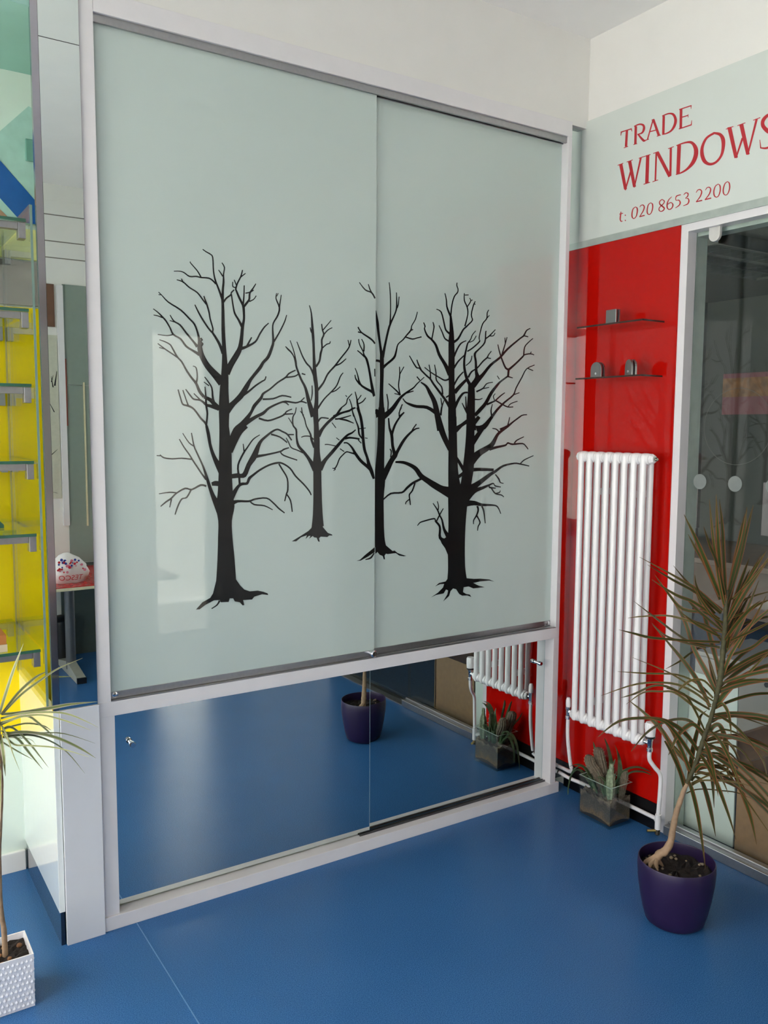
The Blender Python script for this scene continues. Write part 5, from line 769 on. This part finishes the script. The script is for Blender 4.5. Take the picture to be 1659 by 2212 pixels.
CG1 = mat('cactus_green', (84, 112, 70), 0.6, var=0.25, scale=60, bump=0.4)
CG2 = mat('cactus_grey_brown', (104, 94, 78), 0.8, var=0.35, scale=70, bump=0.7, bscale=300)
CG3 = mat('cactus_pale', (128, 142, 114), 0.7, var=0.35, scale=110, bump=0.6, bscale=300)
SPINE = mat('cactus_spine', (190, 176, 140), 0.7)
def ribbed(path, rad, ribs, depth, m, name='cactus', spines=True):
    P = catmull([list(p) for p in path], 4)
    RR = catmull([[r] for r in rad], 4)
    nseg = ribs*4
    mb = MB()
    sp = MB()
    nrm = None
    for k, p in enumerate(P):
        p = Vector(p)
        t = (Vector(P[min(k+1, len(P)-1)])-Vector(P[max(k-1, 0)])).normalized()
        if nrm is None:
            nrm = t.cross(Vector((0, 1, 0.1))).normalized()
        nrm = (nrm-t*nrm.dot(t)).normalized()
        b = t.cross(nrm)
        for j in range(nseg):
            a = 2*math.pi*j/nseg
            r = RR[k][0]*(1-depth*(0.5-0.5*math.cos(ribs*a)))
            q = p+(nrm*math.cos(a)+b*math.sin(a))*r
            mb.v.append(tuple(q))
            if spines and j % 4 == 0 and k % 2 == 0 and 0 < k < len(P)-1:
                d = (q-p).normalized()
                i = len(sp.v)
                sp.v += [tuple(q+t*0.0006), tuple(q-t*0.0006), tuple(q+d*0.004+t*0.002)]
                sp.f.append((i, i+1, i+2))
    for k in range(len(P)-1):
        for j in range(nseg):
            a, c = k*nseg+j, k*nseg+(j+1) % nseg
            mb.f.append((a, c, c+nseg, a+nseg))
    mb.f.append(tuple(range(nseg))[::-1])
    mb.f.append(tuple((len(P)-1)*nseg+j for j in range(nseg)))
    o = obj(name, mb, m, cpn, smooth=True)
    if sp.f:
        me = bpy.data.meshes.new('spines')
        base = root_loc(cpn)
        me.from_pydata([tuple(Vector(v)-base) for v in sp.v], [], sp.f)
        me.materials.append(SPINE)
        link('spines', me, o, kind='stuff')
ribbed([(-0.125, -0.318, 0.095), (-0.126, -0.318, 0.14), (-0.126, -0.318, 0.185), (-0.125, -0.318, 0.208), (-0.124, -0.319, 0.232), (-0.124, -0.319, 0.236)], [0.012, 0.0175, 0.016, 0.009, 0.007, 0.003], 5, 0.32, CG3)
ribbed([(-0.09, -0.25, 0.095), (-0.096, -0.235, 0.15), (-0.108, -0.205, 0.19), (-0.112, -0.198, 0.215), (-0.112, -0.197, 0.226)], [0.014, 0.019, 0.020, 0.018, 0.006], 13, 0.14, CG2)
ribbed([(-0.07, -0.24, 0.095), (-0.066, -0.225, 0.16), (-0.064, -0.205, 0.21), (-0.064, -0.198, 0.236), (-0.064, -0.197, 0.245)], [0.016, 0.021, 0.021, 0.018, 0.006], 12, 0.14, CG2)
ribbed([(-0.075, -0.325, 0.095), (-0.068, -0.328, 0.15), (-0.064, -0.33, 0.19), (-0.063, -0.33, 0.205)], [0.010, 0.0135, 0.013, 0.004], 12, 0.14, CG2)
ALOE = mat('aloe_green', (74, 96, 64), 0.55, var=0.3, scale=50)
def aloe(path, w, name='aloe_leaf'):
    P = catmull([list(p) for p in path], 5)
    mb = MB()
    n = len(P)
    for k, p in enumerate(P):
        p = Vector(p)
        t = (Vector(P[min(k+1, n-1)])-Vector(P[max(k-1, 0)])).normalized()
        s = t.cross(Vector((0, 0, 1)))
        s = s.normalized() if s.length > 0.05 else Vector((0.6, -0.8, 0))
        u = s.cross(t).normalized()
        u = u if u.z > 0 else -u
        ww = w*(1-(k/(n-1))**2.2)*0.5+0.0006
        mb.v += [tuple(p-s*ww+u*ww*0.25), tuple(p+s*ww+u*ww*0.25), tuple(p+s*ww*0.4-u*ww*0.35), tuple(p-s*ww*0.4-u*ww*0.35)]
    for k in range(n-1):
        for j in range(4):
            a, c = k*4+j, k*4+(j+1) % 4
            mb.f.append((a, c, c+4, a+4))
    mb.f += [(0, 1, 2, 3), tuple((n-1)*4+j for j in range(4))]
    obj(name, mb, ALOE, cpn, smooth=True)
aloe([(-0.085, -0.285, 0.10), (-0.07, -0.32, 0.19), (-0.05, -0.37, 0.225), (-0.035, -0.425, 0.222)], 0.022)
aloe([(-0.08, -0.29, 0.10), (-0.06, -0.34, 0.19), (-0.05, -0.39, 0.215), (-0.04, -0.43, 0.214)], 0.02)
aloe([(-0.10, -0.23, 0.10), (-0.115, -0.19, 0.165), (-0.125, -0.15, 0.175), (-0.13, -0.115, 0.155)], 0.018)
aloe([(-0.10, -0.22, 0.10), (-0.105, -0.165, 0.165), (-0.11, -0.12, 0.14), (-0.112, -0.098, 0.07), (-0.112, -0.094, 0.03)], 0.014)
aloe([(-0.11, -0.22, 0.10), (-0.12, -0.16, 0.155), (-0.125, -0.12, 0.12), (-0.127, -0.11, 0.06)], 0.014)
aloe([(-0.09, -0.24, 0.10), (-0.06, -0.20, 0.18), (-0.05, -0.17, 0.22), (-0.046, -0.155, 0.25)], 0.02)
aloe([(-0.11, -0.29, 0.10), (-0.13, -0.30, 0.155), (-0.138, -0.285, 0.175), (-0.142, -0.26, 0.165)], 0.02)
aloe([(-0.08, -0.26, 0.10), (-0.085, -0.28, 0.17), (-0.082, -0.29, 0.21), (-0.075, -0.292, 0.235)], 0.014)
aloe([(-0.12, -0.25, 0.10), (-0.135, -0.235, 0.15), (-0.145, -0.225, 0.165), (-0.15, -0.215, 0.16)], 0.02)
aloe([(-0.06, -0.26, 0.10), (-0.05, -0.25, 0.19), (-0.05, -0.23, 0.255), (-0.052, -0.215, 0.285)], 0.022)
aloe([(-0.06, -0.30, 0.10), (-0.045, -0.29, 0.18), (-0.042, -0.275, 0.24), (-0.05, -0.265, 0.275)], 0.02)
random.seed(8)
for k in range(12):
    a = random.uniform(0, 6.28)
    x, y = random.uniform(X0+0.03, X1-0.03), random.uniform(Y0+0.04, Y1-0.03)
    aloe([(x, y, 0.095), (x+0.014*math.cos(a), y+0.014*math.sin(a), 0.135), (x+0.026*math.cos(a), y+0.026*math.sin(a), 0.16+random.uniform(0, 0.03))], 0.012)

# ------------------------------------------------------------------ dracaenas
LEAFM = leaf_mat('dracaena_leaf', (50, 64, 24), (116, 70, 40))
LEAFP = leaf_mat('pale_dracaena_leaf', (130, 142, 84), (190, 182, 160))
VIEW = Vector((0.80, 0.60, -0.06))
def leaf(pts, m, parent, rng):
    """blade along pts (x, y, z, width; metres), folded along the midrib"""
    P = catmull(pts, 4)
    n = len(P)
    base = root_loc(parent)
    rollang = rng.uniform(-0.5, 0.5)
    verts, faces, uvs = [], [], []
    for k, p in enumerate(P):
        q = Vector(p[:3])
        t = (Vector(P[min(k+1, n-1)][:3])-Vector(P[max(k-1, 0)][:3]))
        t = t.normalized() if t.length > 1e-6 else Vector((0, 0, 1))
        s = t.cross(VIEW)
        s = s.normalized() if s.length > 0.05 else t.cross(Vector((0, 0, 1))).normalized()
        s = Matrix.Rotation(rollang, 3, t) @ s
        u = s.cross(t)
        w = max(p[3], 0.0006)*0.5
        for a, c in ((-1, 0), (0, 0.28), (1, 0)):
            verts.append(tuple(q+s*w*a+u*w*c-base))
    for k in range(n-1):
        for j in range(2):
            a = k*3+j
            faces.append((a, a+1, a+4, a+3))
            uvs.append(((j*0.5, k/n), (j*0.5+0.5, k/n), (j*0.5+0.5, (k+1)/n), (j*0.5, (k+1)/n)))
    me = bpy.data.meshes.new('leaf')
    me.from_pydata(verts, [], faces)
    uvl = me.uv_layers.new(name='UVMap')
    i = 0
    for f in uvs:
        for c in f:
            uvl.data[i].uv = c
            i += 1
    for p in me.polygons:
        p.use_smooth = True
    me.materials.append(m)
    return link('leaf', me, parent)
def extra_leaves(trunk, k0, k1, count, m, parent, rng, az0, az1, L0, L1, droop):
    for _ in range(count):
        k = rng.uniform(k0, k1)
        i = int(k)
        a, b = trunk[i], trunk[min(i+1, len(trunk)-1)]
        t = k-i
        p = [a[j]+(b[j]-a[j])*t for j in range(3)]
        az = rng.uniform(az0, az1)
        h = (k-k0)/(k1-k0)
        el = -0.05+1.25*h**1.3+rng.uniform(-0.15, 0.2)
        L = rng.uniform(L0, L1)
        d = Vector((math.cos(az)*math.cos(el), math.sin(az)*math.cos(el), math.sin(el)))
        pts = []
        for s in (0, 0.2, 0.5, 0.8, 1.0):
            q = Vector(p)+d*L*s+Vector((0, 0, -droop*(1-0.8*h)*L*s*s))
            w = {0: 0.007, 0.2: 0.011, 0.5: 0.0115, 0.8: 0.007, 1.0: 0.0006}[s]
            pts.append([q.x, q.y, q.z, w])
        leaf(pts, m, parent, rng)
rng = random.Random(5)
PCX, PCY = -0.422, -0.841
pl = thing('potted_dracaena', (PCX, PCY, 0), 'tall spiky dracaena in a round purple pot by the window', 'potted plant')
prof = [(0.060, 0.002), (0.078, 0.003), (0.084, 0.008), (0.093, 0.04), (0.102, 0.085), (0.1085, 0.13), (0.1105, 0.165), (0.1095, 0.186), (0.1085, 0.189), (0.1065, 0.189), (0.1055, 0.186), (0.1065, 0.165), (0.1045, 0.13), (0.098, 0.09), (0.05, 0.085)]
obj('pot', MB().lathe((PCX, PCY, 0), prof, 64), PURPLE, pl, smooth=True)
so = MB()
rr = [0.0, 0.02, 0.04, 0.06, 0.08, 0.095, 0.1055]
NS = 36
so.v.append((PCX, PCY, 0.152))
for r in rr[1:]:
    for j in range(NS):
        a = 2*math.pi*j/NS
        so.v.append((PCX+r*math.cos(a), PCY+r*math.sin(a), 0.152+rng.uniform(-0.005, 0.006)+0.012*max(0, -math.cos(a-0.3))*r/0.1))
for j in range(NS):
    so.f.append((0, 1+j, 1+(j+1) % NS))
for q in range(len(rr)-2):
    for j in range(NS):
        a, b = 1+q*NS+j, 1+q*NS+(j+1) % NS
        so.f.append((a, b, b+NS, a+NS))
obj('soil', so, SOIL, pl)
for k in range(16):
    a, r = rng.uniform(0, 6.28), rng.uniform(0.02, 0.095)
    s = rng.uniform(0.003, 0.0065)
    obj('pebble', MB().lathe((PCX+r*math.cos(a), PCY+r*math.sin(a), 0.158), [(s*0.4, -s*0.7), (s, -s*0.2), (s*0.9, s*0.4), (s*0.3, s*0.8)], 6), mat('soil_pebble', (138, 122, 100), 0.9, var=0.3), pl)
T = [[q[0]/1000, q[1]/1000, q[2]/1000, q[3]/1000] for q in TRUNK_R]
T[0][2] -= 0.03
P = catmull(T, 4)
lowi = 8*4
obj('trunk', MB().tube([p[:3] for p in P[:lowi+1]], [p[3]/2*(1.0+0.06*math.sin(i*1.9)) for i, p in enumerate(P[:lowi+1])], 14), BARK, pl, smooth=True)
obj('stem', MB().tube([p[:3] for p in P[lowi:]], [max(p[3], 0.004)/2*(1+0.12*math.sin(i*2.4)) for i, p in enumerate(P[lowi:])], 12), STEMG, pl, smooth=True)
for dx, dy, L in ((-0.035, 0.012, 0.03), (-0.012, -0.03, 0.03), (0.024, -0.02, 0.025), (-0.03, -0.012, 0.03)):
    b0 = Vector((T[0][0], T[0][1], 0.172))
    obj('root', MB().tube([tuple(b0+Vector((0.006, -0.008, 0.012))), tuple(b0+Vector((dx*0.6, dy*0.6, -0.002))), tuple(b0+Vector((dx, dy, -0.016)))], [0.010, 0.007, 0.003], 8), BARK, pl, smooth=True)
for s in LEAVES_R:
    leaf([[q[0]/1000, q[1]/1000, q[2]/1000, q[3]/1000] for q in s], LEAFM, pl, rng)
extra_leaves(T, 9, 20, 24, LEAFM, pl, rng, -0.9, 0.9, 0.24, 0.36, 0.55)
extra_leaves(T, 9, 20, 16, LEAFM, pl, rng, -2.4, -0.9, 0.22, 0.34, 0.55)

WX, WY = -2.153, -0.168
pw = thing('potted_dracaena', (WX, WY, 0), 'pale striped dracaena in a square white woven-texture pot', 'potted plant')
a0, a1, zt = 0.0585, 0.0625, 0.139
WPOT = mat('white_ceramic', (226, 226, 232), 0.25, var=0.01, coat=0.3)
def frustum(mb, h0, h1, z0, z1):
    i = len(mb.v)
    for h, z in ((h0, z0), (h1, z1)):
        mb.v += [(WX-h, WY-h, z), (WX+h, WY-h, z), (WX+h, WY+h, z), (WX-h, WY+h, z)]
    for k in range(4):
        a, b = i+k, i+(k+1) % 4
        mb.f.append((a, b, b+4, a+4))
pm = MB()
frustum(pm, 0.058, a0+0.0005, 0.001, zt)
frustum(pm, a0+0.0005, a0-0.003, zt, zt)
frustum(pm, a0-0.003, a0-0.006, zt, 0.11)
pm.f.append((3, 2, 1, 0))
obj('pot', pm, WPOT, pw)
rel = MB()
for face in range(4):
    for row in range(9):
        for c in range(11):
            z = 0.010+row*0.0142
            a = -0.0535+c*0.0107+(0.00535 if row % 2 else 0)
            if a > 0.056:
                continue
            h = 0.058+0.0005*row/9+0.0002
            pts = [(a-0.0052, z-0.001, 0), (a, z-0.0072, 0), (a+0.0052, z+0.001, 0), (a, z+0.0072, 0), (a+0.001, z, 0.0028)]
            i = len(rel.v)
            for u_, z_, d_ in pts:
                z_ = max(z_, 0.001)
                p = {0: (u_, -h-d_), 1: (h+d_, u_), 2: (-u_, h+d_), 3: (-h-d_, -u_)}[face]
                rel.v.append((WX+p[0], WY+p[1], z_))
            rel.f += [(i, i+1, i+4), (i+1, i+2, i+4), (i+2, i+3, i+4), (i+3, i, i+4)]
obj('woven_relief', rel, WPOT, pw, kind='stuff')
so = MB()
ng = 10
for i in range(ng+1):
    for j in range(ng+1):
        so.v.append((WX-0.0535+0.107*i/ng, WY-0.0535+0.107*j/ng, 0.122+rng.uniform(-0.004, 0.005)))
for i in range(ng):
    for j in range(ng):
        a = i*(ng+1)+j
        so.f.append((a, a+1, a+ng+2, a+ng+1))
obj('soil', so, SOIL, pw)
for k in range(7):
    s = rng.uniform(0.004, 0.008)
    obj('bark_chip', MB().lathe((WX+rng.uniform(-0.045, 0.045), WY+rng.uniform(-0.045, 0.045), 0.127), [(s*0.4, -s*0.7), (s, -s*0.2), (s*0.9, s*0.4), (s*0.3, s*0.8)], 6), mat('bark_chip', (120, 84, 54), 0.9, var=0.3), pw)
TLp = [[q[0]/1000, q[1]/1000, q[2]/1000, q[3]/1000] for q in TRUNK_L]
TLp[0][2] -= 0.02
P = catmull(TLp, 4)
obj('trunk', MB().tube([p[:3] for p in P], [p[3]/2*(1.0+0.06*math.sin(i*1.9)) for i, p in enumerate(P)], 12), BARK, pw, smooth=True)
for s in LEAVES_L:
    leaf([[q[0]/1000, q[1]/1000, q[2]/1000, q[3]/1000] for q in s], LEAFP, pw, rng)
extra_leaves(TLp, 5.2, 7.9, 34, LEAFP, pw, rng, 1.9, 4.6, 0.16, 0.26, 0.6)

# ------------------------------------------------------------------ the office behind the interior window
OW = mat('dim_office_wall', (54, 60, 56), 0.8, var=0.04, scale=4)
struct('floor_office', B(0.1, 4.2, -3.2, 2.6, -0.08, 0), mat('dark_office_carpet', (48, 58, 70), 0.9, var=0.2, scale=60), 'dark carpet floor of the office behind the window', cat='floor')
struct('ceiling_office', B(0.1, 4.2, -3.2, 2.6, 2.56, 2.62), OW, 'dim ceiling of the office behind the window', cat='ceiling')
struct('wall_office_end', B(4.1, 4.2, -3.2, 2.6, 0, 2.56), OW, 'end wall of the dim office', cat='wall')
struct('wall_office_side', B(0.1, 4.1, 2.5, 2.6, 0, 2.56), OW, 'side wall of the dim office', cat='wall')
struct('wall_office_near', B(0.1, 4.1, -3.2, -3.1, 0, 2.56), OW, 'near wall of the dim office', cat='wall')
BOARDM = mat('mint_white_board', (222, 233, 225), 0.4, var=0.02, coat=0.3)
lb = MB().prism([(0.115, -0.43, 0.0), (0.121, -0.43, 0.0), (0.108, -0.43, 0.585), (0.102, -0.43, 0.585)], (0, -0.232, 0))
obj('leaning_board', lb, BOARDM, label='pale board leaning behind the window glass beside the cardboard box', cat='board', at=(0.11, -0.54, 0))
bx = thing('cardboard_box', (0.26, -0.83, 0), 'open brown cardboard box standing behind the window glass', 'box')
bm_ = B(0.11, 0.114, -0.98, -0.672, 0, 0.295).box(0.396, 0.40, -0.98, -0.672, 0, 0.295).box(0.114, 0.396, -0.676, -0.672, 0, 0.30).box(0.114, 0.396, -1.0, -0.996, 0, 0.30).box(0.114, 0.396, -0.996, -0.676, 0, 0.004)
obj('box_body', bm_, CARD, bx)
obj('flap', MB().prism([(0.114, -0.672, 0.301), (0.396, -0.672, 0.301), (0.39, -0.60, 0.37), (0.12, -0.60, 0.37)], (0, 0.003, 0.001)), CARD, bx)
obj('flap', MB().prism([(0.396, -1.0, 0.301), (0.396, -0.676, 0.301), (0.46, -0.69, 0.38), (0.46, -0.985, 0.38)], (0.003, 0, 0.001)), CARD, bx)
fc = thing('filing_cabinet', (1.3, 0.0, 0), 'grey metal filing cabinet in the dim office', 'cabinet')
GREYM = mat('grey_cabinet_metal', (128, 130, 122), 0.5, var=0.03)
obj('cabinet_body', B(1.1, 1.55, -0.2, 0.25, 0, 0.36), GREYM, fc, bevel=0.003)
dw = obj('drawer', B(1.085, 1.0995, -0.19, 0.24, 0.03, 0.34), GREYM, fc, bevel=0.002)
obj('lock', MB().lathe((1.085, -0.15, 0.29), [(0.012, 0), (0.012, -0.008)], 14, 'x'), BLACKG, dw)
dk = thing('office_desk', (2.0, 0.5, 0), 'dark wooden desk deep in the dim office', 'desk')
DESKM = mat('dark_wood', (82, 66, 50), 0.5, var=0.2, scale=12)
obj('desk_top', B(1.5, 2.3, -0.4, 1.6, 0.72, 0.75), DESKM, dk, bevel=0.003)
for x in (1.53, 2.27):
    for y in (-0.37, 1.57):
        obj('leg', B(x-0.025, x+0.025, y-0.025, y+0.025, 0, 0.72), DESKM, dk)
obj('modesty_panel', B(2.2, 2.22, -0.34, 1.54, 0.3, 0.72), DESKM, dk)
BLKP = mat('black_plastic', (16, 16, 18), 0.35)
def monitor(y, label):
    t = thing('monitor', (1.9, y, 0.75), label, 'monitor')
    obj('screen', B(1.88, 1.91, y-0.24, y+0.24, 0.86, 1.16), BLKP, t, bevel=0.004)
    obj('stand', B(1.89, 1.92, y-0.03, y+0.03, 0.77, 0.88), BLKP, t)
    obj('base', B(1.82, 1.99, y-0.11, y+0.11, 0.7505, 0.77), BLKP, t, bevel=0.004)
monitor(0.2, 'black monitor at the near end of the office desk')
monitor(1.1, 'black monitor at the far end of the office desk')
ch = thing('office_chair', (1.1, 0.75, 0), 'black swivel chair at the dim office desk', 'chair')
obj('seat', B(0.88, 1.32, 0.53, 0.97, 0.44, 0.51), BLKP, ch, bevel=0.02)
obj('backrest', B(0.84, 0.90, 0.55, 0.95, 0.58, 1.08), BLKP, ch, bevel=0.02)
obj('back_strut', MB().tube([(1.02, 0.75, 0.44), (0.86, 0.75, 0.46), (0.85, 0.75, 0.62)], 0.018, 8), BLKP, ch)
obj('gas_lift', MB().lathe((1.1, 0.75, 0), [(0.028, 0.08), (0.028, 0.28), (0.018, 0.28), (0.018, 0.44)], 14), CHROME, ch, smooth=True)
for k in range(5):
    a = 2*math.pi*k/5
    lg = obj('leg', MB().tube([(1.1, 0.75, 0.09), (1.1+0.28*math.cos(a), 0.75+0.28*math.sin(a), 0.062)], [0.022, 0.014], 8), BLKP, ch)
    obj('castor', MB().lathe((1.1+0.28*math.cos(a), 0.74+0.28*math.sin(a), 0.026), [(0.026, 0), (0.026, 0.02)], 14, 'y'), BLKP, lg)
po = thing('wall_poster', (4.09, 1.6, 1.3), 'pink and orange poster on the office end wall', 'poster')
obj('poster_sheet', B(4.085, 4.0995, 0.8, 2.3, 1.58, 1.93), mat('dull_pink_print', (112, 66, 72), 0.6, var=0.12, scale=5), po)
obj('orange_band', B(4.0835, 4.0848, 0.8, 2.3, 1.73, 1.89), mat('dull_orange_print', (122, 86, 50), 0.6, var=0.4, scale=14), po)
lf = thing('ceiling_light', (2.4, 1.03, 2.56), 'louvred fluorescent light in the dim office ceiling', 'ceiling light')
ff = B(1.78, 3.06, 0.72, 0.74, 2.49, 2.56).box(1.78, 3.06, 1.32, 1.34, 2.49, 2.56).box(1.78, 1.80, 0.74, 1.32, 2.49, 2.56).box(3.04, 3.06, 0.74, 1.32, 2.49, 2.56)
obj('frame', ff, OW, lf)
for k in range(11):
    x = 1.80+1.24*(k+0.5)/11
    obj('slat', B(x-0.003, x+0.003, 0.745, 1.315, 2.495, 2.54), CHROME, lf)
for y in (0.93, 1.13):
    obj('slat', B(1.80, 3.04, y-0.003, y+0.003, 2.494, 2.541), OW, lf)
for y in (0.83, 1.23):
    obj('tube', MB().tube([(1.84, y, 2.547), (3.0, y, 2.547)], 0.011, 10), mat('fluorescent_tube', (235, 245, 235), 0.5, emit=1.2), lf)

# ------------------------------------------------------------------ things behind the camera, seen in the tall mirror strip
tb = thing('low_table', (-1.35, -2.72, 0), 'low red-topped table reflected in the tall mirror strip', 'table')
obj('table_top', B(-2.20, -0.75, -3.15, -2.45, 0.545, 0.562), mat('cream_edge_board', (214, 204, 170), 0.5), tb, bevel=0.001)
obj('red_laminate', B(-2.20, -0.75, -3.15, -2.45, 0.5622, 0.566), mat('red_laminate', (176, 28, 26), 0.25, var=0.1, scale=40), tb)
LEGM = mat('grey_leg_metal', (92, 94, 98), 0.4, metal=0.5)
for x in (-2.02, -1.33, -0.95):
    obj('column', MB().tube([(x, -2.74, 0.03), (x, -2.74, 0.545)], 0.028, 14), LEGM, tb, smooth=True)
    ft = MB().prism([(x-0.025, -2.50, 0.0), (x-0.025, -2.99, 0.0), (x-0.025, -2.99, 0.03), (x-0.025, -2.74, 0.075), (x-0.025, -2.50, 0.035)], (0.05, 0, 0))
    fo = obj('foot', ft, mat('pale_grey_foot', (150, 150, 140), 0.5), tb, bevel=0.002)
    obj('end_cap', B(x-0.026, x+0.026, -2.502, -2.488, 0.002, 0.034), BLKP, fo)
bg_ = thing('carrier_bag', (-1.36, -2.64, 0.566), 'crumpled white carrier bag with blue and red print on the red table', 'bag')
rb = random.Random(11)
NB, NH = 26, 9
bm2 = MB()
for k in range(NH):
    t = k/(NH-1)
    for j in range(NB):
        a = 2*math.pi*j/NB
        cr = 1+0.10*math.sin(3*a+t*4)+0.05*math.sin(7*a-t*6)+rb.uniform(-0.03, 0.03)
        prf = (0.80, 0.98, 1.04, 1.02, 0.95, 0.82, 0.62, 0.40, 0.14)[k]
        bm2.v.append((-1.36+0.105*prf*cr*math.cos(a), -2.64+0.09*prf*cr*math.sin(a), 0.5665+0.165*(t**0.85)+(rb.uniform(-0.006, 0.006) if 0 < k < NH-1 else 0)))
for k in range(NH-1):
    for j in range(NB):
        a, b = k*NB+j, k*NB+(j+1) % NB
        bm2.f.append((a, b, b+NB, a+NB))
bm2.f += [tuple(range(NB))[::-1], tuple((NH-1)*NB+j for j in range(NB))]
obj('bag_body', bm2, mat('white_carrier_plastic', (228, 222, 222), 0.35, var=0.03), bg_, smooth=True)
def surf(a, t):
    prf = [0.80, 0.98, 1.04, 1.02, 0.95, 0.82, 0.62, 0.40, 0.14]
    k = min(t*8, 7.999)
    i = int(k)
    p = prf[i]+(prf[i+1]-prf[i])*(k-i)
    return Vector((-1.36+0.105*p*1.17*math.cos(a), -2.64+0.09*p*1.17*math.sin(a), 0.5665+0.165*t**0.85))
txt = bpy.data.curves.new('bag_text', 'FONT')
txt.body = 'TESCO'
txt.size = 0.042
tob = bpy.data.objects.new('bag_text', txt)
COL.objects.link(tob)
me = bpy.data.meshes.new_from_object(tob)
bpy.data.objects.remove(tob)
w_ = max(v.co.x for v in me.vertices)
for v in me.vertices:
    a = math.pi*0.5+(v.co.x-w_/2)/0.105*0.9
    q = surf(a, 0.10+v.co.y/0.165*0.9)
    v.co = q+Vector((0, 0.004, 0))-bg_.location
me.materials.clear()
me.materials.append(mat('bag_red_ink', (190, 30, 40), 0.5))
link('lettering', me, bg_, 'red shop lettering')
for k in range(34):
    a = math.pi*0.5+rb.uniform(-0.85, 0.85)
    t = rb.uniform(0.36, 0.78)
    q = surf(a, t)+Vector((0, 0.002, 0))
    s = rb.uniform(0.004, 0.009)
    d = MB().prism([tuple(q+Vector((s*math.cos(b), 0, s*math.sin(b)))) for b in [i*math.pi/3 for i in range(6)]], (0, 0.0015, 0))
    obj('printed_spot', d, [mat('bag_red_ink', (190, 30, 40), 0.5), mat('bag_blue_ink', (44, 64, 150), 0.5), mat('bag_pink_ink', (214, 120, 140), 0.5)][k % 3], bg_)
wbn = thing('waste_bin', (-1.305, -3.06, 0), 'black plastic waste bin under the red table in the mirror', 'bin')
obj('bin_body', MB().lathe((-1.305, -3.06, 0), [(0.062, 0.001), (0.066, 0.004), (0.076, 0.24), (0.070, 0.24), (0.062, 0.02)], 28), BLKP, wbn, smooth=True)
obj('bin_lid', MB().lathe((-1.305, -3.06, 0), [(0.079, 0.2405), (0.079, 0.255), (0.06, 0.275), (0.02, 0.285)], 28), BLKP, wbn, smooth=True)
obj('brown_board', B(-1.36, -1.271, YR+0.0005, YR+0.012, 2.05, 2.305), mat('brown_stained_wood', (112, 78, 58), 0.6, var=0.15, scale=20), label='small brown wooden board high on the rear wall in the mirror', cat='board', at=(-1.31, YR, 2.05))
obj('white_pilaster', B(-1.258, -1.223, YR+0.0005, YR+0.03, 0.83, 2.30), UPVC, label='slim white upright between glass panels on the rear wall', cat='post', at=(-1.24, YR, 0.83))
gp = thing('glass_wall_panel', (-1.02, YR+0.006, 0.0), 'grey-green glass panel right of the slim upright on the rear wall', 'glass panel')
GGP = mat('grey_green_glass', (132, 146, 137), 0.5, coat=0.6, var=0.02)
obj('upper_pane', B(-1.222, -0.69, YR+0.0005, YR+0.008, 1.702, 2.31), GGP, gp)
obj('lower_pane', B(-1.222, -0.69, YR+0.0005, YR+0.008, 0.59, 1.70), GGP, gp)
obj('side_strip', B(-1.222, -1.213, YR+0.008, YR+0.02, 1.45, 1.86), mat('rust_red_strip', (150, 70, 56), 0.5), gp)
obj('cream_edge', B(-1.116, -1.107, YR+0.008, YR+0.02, 0.82, 1.72), mat('cream_edge_board', (214, 204, 170), 0.5), gp)
obj('shade_sheet', B(-1.285, -0.69, YR+0.0005, YR+0.008, 0.0, 0.585), mat('shade_grey_green', (76, 86, 81), 0.5, var=0.05), label='dark grey-green sheet standing in for shade under the glass on the rear wall', cat='wall panel', at=(-1.0, YR, 0))  # dark colour stands in for the shade on the wall under the table
rp = random.Random(2)
pp = thing('printed_glass_panel', (-1.45, YR+0.006, 0), 'pale glass panel with black twig print left of the slim upright', 'glass panel')
obj('pane', B(-1.70, -1.262, YR+0.0005, YR+0.008, 1.0, 2.0), mat('cream_glass', (196, 196, 178), 0.5, coat=0.6), pp)
tw = MB()
for k in range(46):
    x, z = rp.uniform(-1.68, -1.275), rp.uniform(1.03, 1.72)
    a = rp.uniform(0.2, 1.5)*rp.choice((-1, 1))
    L = rp.uniform(0.04, 0.12)
    dx, dz = L*math.sin(a)*0.5, L*math.cos(a)
    x1, z1 = min(max(x+dx, -1.69), -1.268), min(z+dz, 1.98)
    w = rp.uniform(0.003, 0.008)
    i = len(tw.v)
    tw.v += [(x-w, YR+0.0084, z), (x+w, YR+0.0084, z), (x1+w*0.3, YR+0.0084, z1), (x1-w*0.3, YR+0.0084, z1)]
    tw.f.append((i, i+1, i+2, i+3))
obj('twig_print', tw, BLACKV, pp)
